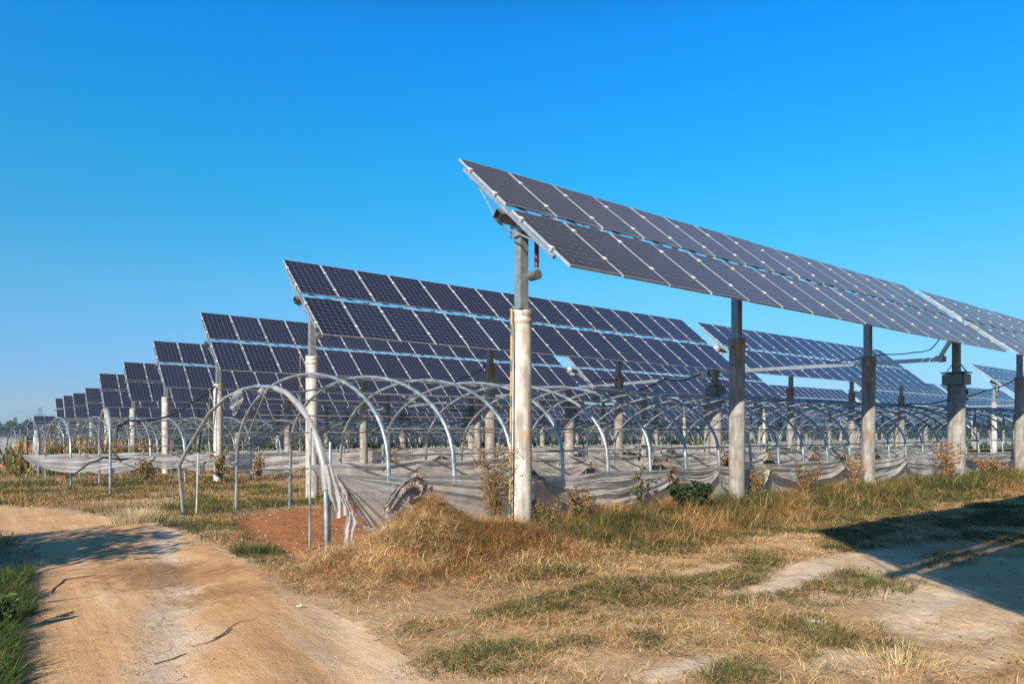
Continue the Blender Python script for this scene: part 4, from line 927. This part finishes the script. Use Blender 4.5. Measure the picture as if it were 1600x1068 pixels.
# vine on the drive post
rn = np.random.default_rng(9); n = 260; zz = rn.uniform(1.0, 2.9, n); P = np.stack([.24+rn.normal(0, .035, n), rn.normal(-.08, .07, n), zz], -1)
ro = empty('vine', (22.54, 8.05, 0)); tag(ro, 'green vine climbing the right side of the thick drive post', 'vine')
leaves('foliage', P, .07, pick(rn, n, [DGRN, GRN, LGRN], [4, 3, 1]), M_LEAF, 9, ro); b = MB(); b.tube([(.26, -.05, 0), (.25, -.1, 1), (.245, -.05, 2), (.25, -.1, 2.9)], .008, 5); b.build('stem', M_STEM, ro)
# maize standing in the far frames, dry maize at the far left
def crop(name, label, boxes, H, cols, ws, dens, seed):
    rn = np.random.default_rng(seed); PS = []
    for (u0, u1, v0, v1) in boxes:
        n = int((u1-u0)*(v1-v0)*dens); PS.append(np.stack([rn.uniform(u0, u1, n), rn.uniform(v0, v1, n)], -1))
    P = np.concatenate(PS); P = np.repeat(P, 9, 0); n = len(P); z = rn.random(n)*H*.75
    P3_ = np.stack([P[:, 0]+rn.normal(0, .05, n), P[:, 1]+rn.normal(0, .05, n), g0(0, P[:, 1])+z-.05], -1)
    blades(name, P3_, H*(.25+.3*rn.random(n)), np.full(n, .075), .3+.9*rn.random(n), pick(rn, n, cols, ws), M_LEAF, seed, segs=3, droop=.5)
    tag(bpy.data.objects[name], label, 'crop', kind='stuff')
crop('maize_crop', 'green maize growing under the far panel rows', [(0, 60, VR[k]+1.0, VR[k]+6) for k in (3, 4, 5)], 1.35, [LGRN, GRN, DGRN, OLV], [3, 3, 2, 2], 2.6, 71)
q = onv(62, 700, 40)
crop('dry_maize', 'dry orange brown maize at the far left end of the rows', [(q.x-1.0, q.x+5, 38, 46)], 1.7, [TAN, GOLD, RUST], [3, 3, 3], 5, 72)
# far woodland
rn = np.random.default_rng(81); PS = []; CS = []; SZ = []
for i in range(1300):
    px_ = rn.uniform(-200, 1750); v_d = rn.uniform(330, 760); k = (px_-800)/1067; Zd = v_d
    X = k*Zd; uu = X*AX[1]+Zd*AX[0]; vv = -X*AX[0]+Zd*AX[1]; H = rn.uniform(12, 16.5)*(1.0 if v_d > 450 else .8)
    m = 46; a = rn.normal(size=(m, 3)); a /= np.linalg.norm(a, axis=1)[:, None]; rad = rn.random(m)**.4
    c = np.array((uu, vv, -6+H*.55)); PS.append(c+a*rad[:, None]*np.array((H*.34, H*.34, H*.5))); CS.append(pick(rn, m, [DGRN, GRN*.8], [3, 2])); SZ.append(np.full(m, 2.4))
P = np.concatenate(PS); o = leaves('woodland', P, 2.4, np.concatenate(CS), M_LEAF, 82, long=1.2)
tag(o, 'hazy far off belt of trees along the horizon', 'woodland', kind='stuff')
# tree left of the frame whose shadow falls on the road
def tree(loc, H, cr, label, seed, n=4200):
    rr = random.Random(seed); rn = np.random.default_rng(seed); root = empty('roadside_tree', loc); tag(root, label, 'tree', 'trees beside the road')
    b = MB(); b.tube([(0, 0, -.1), (.05, .03, H*.3), (-.04, .05, H*.6), (.02, 0, H*.9)], [.09, .07, .045, .015], 8)
    tips = []
    for i in range(16):
        z = H*rr.uniform(.28, .85); a = rr.uniform(0, 6.28); L = cr*rr.uniform(.6, 1.05)*(1-.4*(z/H-.3)); e = Vector((L*math.cos(a), L*math.sin(a), z+L*rr.uniform(.1, .6))); b.tube([(0, 0, z*.9), Vector((0, 0, z*.9)).lerp(e, .5)+Vector((0, 0, .05)), e], [.03, .018, .006], 5); tips.append(e); tips.append(Vector((0, 0, z)).lerp(e, .6))
    b.build('trunk', M_BARK, root)
    T = np.array([tuple(t) for t in tips]); k = rn.integers(0, len(T), n); P = T[k]+rn.normal(0, cr*.16, (n, 3))
    leaves('crown', P, .085, pick(rn, n, [DGRN, GRN, LGRN], [4, 4, 2]), M_LEAF, seed, root, long=1.8); return root
tree((-3.7, 9.8, 0), 3.1, 1.35, 'leafy young tree off the left side of the road, nearer the bend', 91)
tree((-4.0, 8.5, 0), 3.0, 1.3, 'leafy young tree off the left side of the road, nearer the viewpoint', 92)
plant((*rel(4, 985), 0), .24, .16, 6, 3, .05, [LGRN, GRN, DGRN], [3, 3, 2], M_STEM, 'broadleaf_weed', 'broad leafed green weed at the left edge of the road', 'weed', 95, side=2, rad=.007)
# ---------------------------------------------------------------- small things on the ground
def twig(pxs, rad, label, seed):
    rr = random.Random(seed); P = [Vector((*rel(*p), 0)) for p in pxs]
    L = [a.lerp(c, q/3)+Vector((rr.gauss(0, .01), rr.gauss(0, .01), 0)) for a, c in zip(P[:-1], P[1:]) for q in range(3)]+[P[-1]]
    for p in L: p.z = gz(p.x, p.y)+.006+rr.uniform(0, .005)
    b = MB(); o0 = L[0].copy(); b.tube([p-o0 for p in L], [rad*(1-.06*i) if i < 10 else rad*.4 for i in range(len(L))], 6)
    tag(b.build('twig', M_STEM, None, o0), label, 'twig', 'dry twigs lying on the road')
twig([(298, 1010), (330, 1003), (352, 990), (375, 975), (398, 971)], .0055, 'long curved dry twig lying in the middle of the road', 1)
twig([(320, 1006), (345, 997), (362, 985)], .007, 'thin twig touching the long curved twig', 5)
twig([(75, 925), (100, 908), (150, 900)], .008, 'dry twig at the left of the road above the pale stick', 2)
twig([(75, 940), (110, 935), (130, 933)], .006, 'straight thin twig at the left of the road, nearer than its neighbour', 3)
twig([(240, 1038), (265, 1028), (290, 1020)], .006, 'small twig left of the long curved twig', 4)
twig([(16, 975), (26, 992), (34, 1005)], .022, 'stubby pale stick in the left verge', 6)
def scrap(px, py, s, label, seed):
    rr = random.Random(seed); q = rel(px, py); b = MB(); m = 6
    vs = [(s*(i/(m-1)-.5)*2*(1+.2*math.sin(j*3)), s*(j/(m-1)-.5), .012+.02*rr.random()) for i in range(m) for j in range(m)]
    b.add(vs, [(i*m+j, i*m+j+1, (i+1)*m+j+1, (i+1)*m+j) for i in range(m-1) for j in range(m-1)], 0, True)
    tag(b.build('litter_scrap', M_WHITE, None, (q[0], q[1], gz(*q)+.01), (0, 0, rr.random()*3)), label, 'litter', 'pale scraps of litter')
scrap(1270, 975, .06, 'white paper scrap on the dry turf at the right', 1)
scrap(467, 950, .022, 'small white scrap on the road beside the verge', 2)
scrap(283, 876, .022, 'tiny white scrap in the middle distance of the road', 3)
# pebbles and clods
rn = np.random.default_rng(55); V = []; F = []
for i in range(1600):
    if i < 900: p = rel(rn.uniform(40, 1600), 800+268*rn.random()**.8)
    else: p = rel(rn.uniform(370, 600), rn.uniform(795, 880))
    s = rn.uniform(.005, .016)*(1 if i < 900 else 1.7); z = gz(*p); b0 = len(V)
    for d in ((1, 0, 0), (-1, 0, 0), (0, 1, 0), (0, -1, 0), (0, 0, .8), (0, 0, -.6)):
        V.append((p[0]+d[0]*s*rn.uniform(.6, 1.3), p[1]+d[1]*s*rn.uniform(.6, 1.3), z+d[2]*s))
    for a, c in ((0, 2), (2, 1), (1, 3), (3, 0)): F += [(b0+a, b0+c, b0+4), (b0+c, b0+a, b0+5)]
cc = np.repeat(pick(rn, 1600, [np.array((.42, .26, .15)), np.array((.30, .15, .08)), np.array((.55, .48, .40))], [3, 3, 1]), 6, 0)
tag(link('gravel', npmesh('gravel', np.array(V), F3=np.array(F), mat=M_STRAW, col=cc)), 'small clods and pebbles scattered on the sandy ground', 'gravel', kind='stuff')
print('objects', len(bpy.data.objects))
# ---------------------------------------------------------------- air
hz, t, _b = mat('haze'); t.nodes.remove(_b)
pv = N(t, 'ShaderNodeVolumePrincipled'); pv.inputs['Color'].default_value = (.62, .80, .95, 1); pv.inputs['Density'].default_value = .0004; pv.inputs['Anisotropy'].default_value = .1
t.links.new(pv.outputs[0], t.nodes['Material Output'].inputs['Volume'])
b = MB(); b.box((500, 500, 15), (8400, 8400, 60)); o = b.build('haze', hz); tag(o, 'thin pale blue haze over the far field', 'haze', kind='stuff')
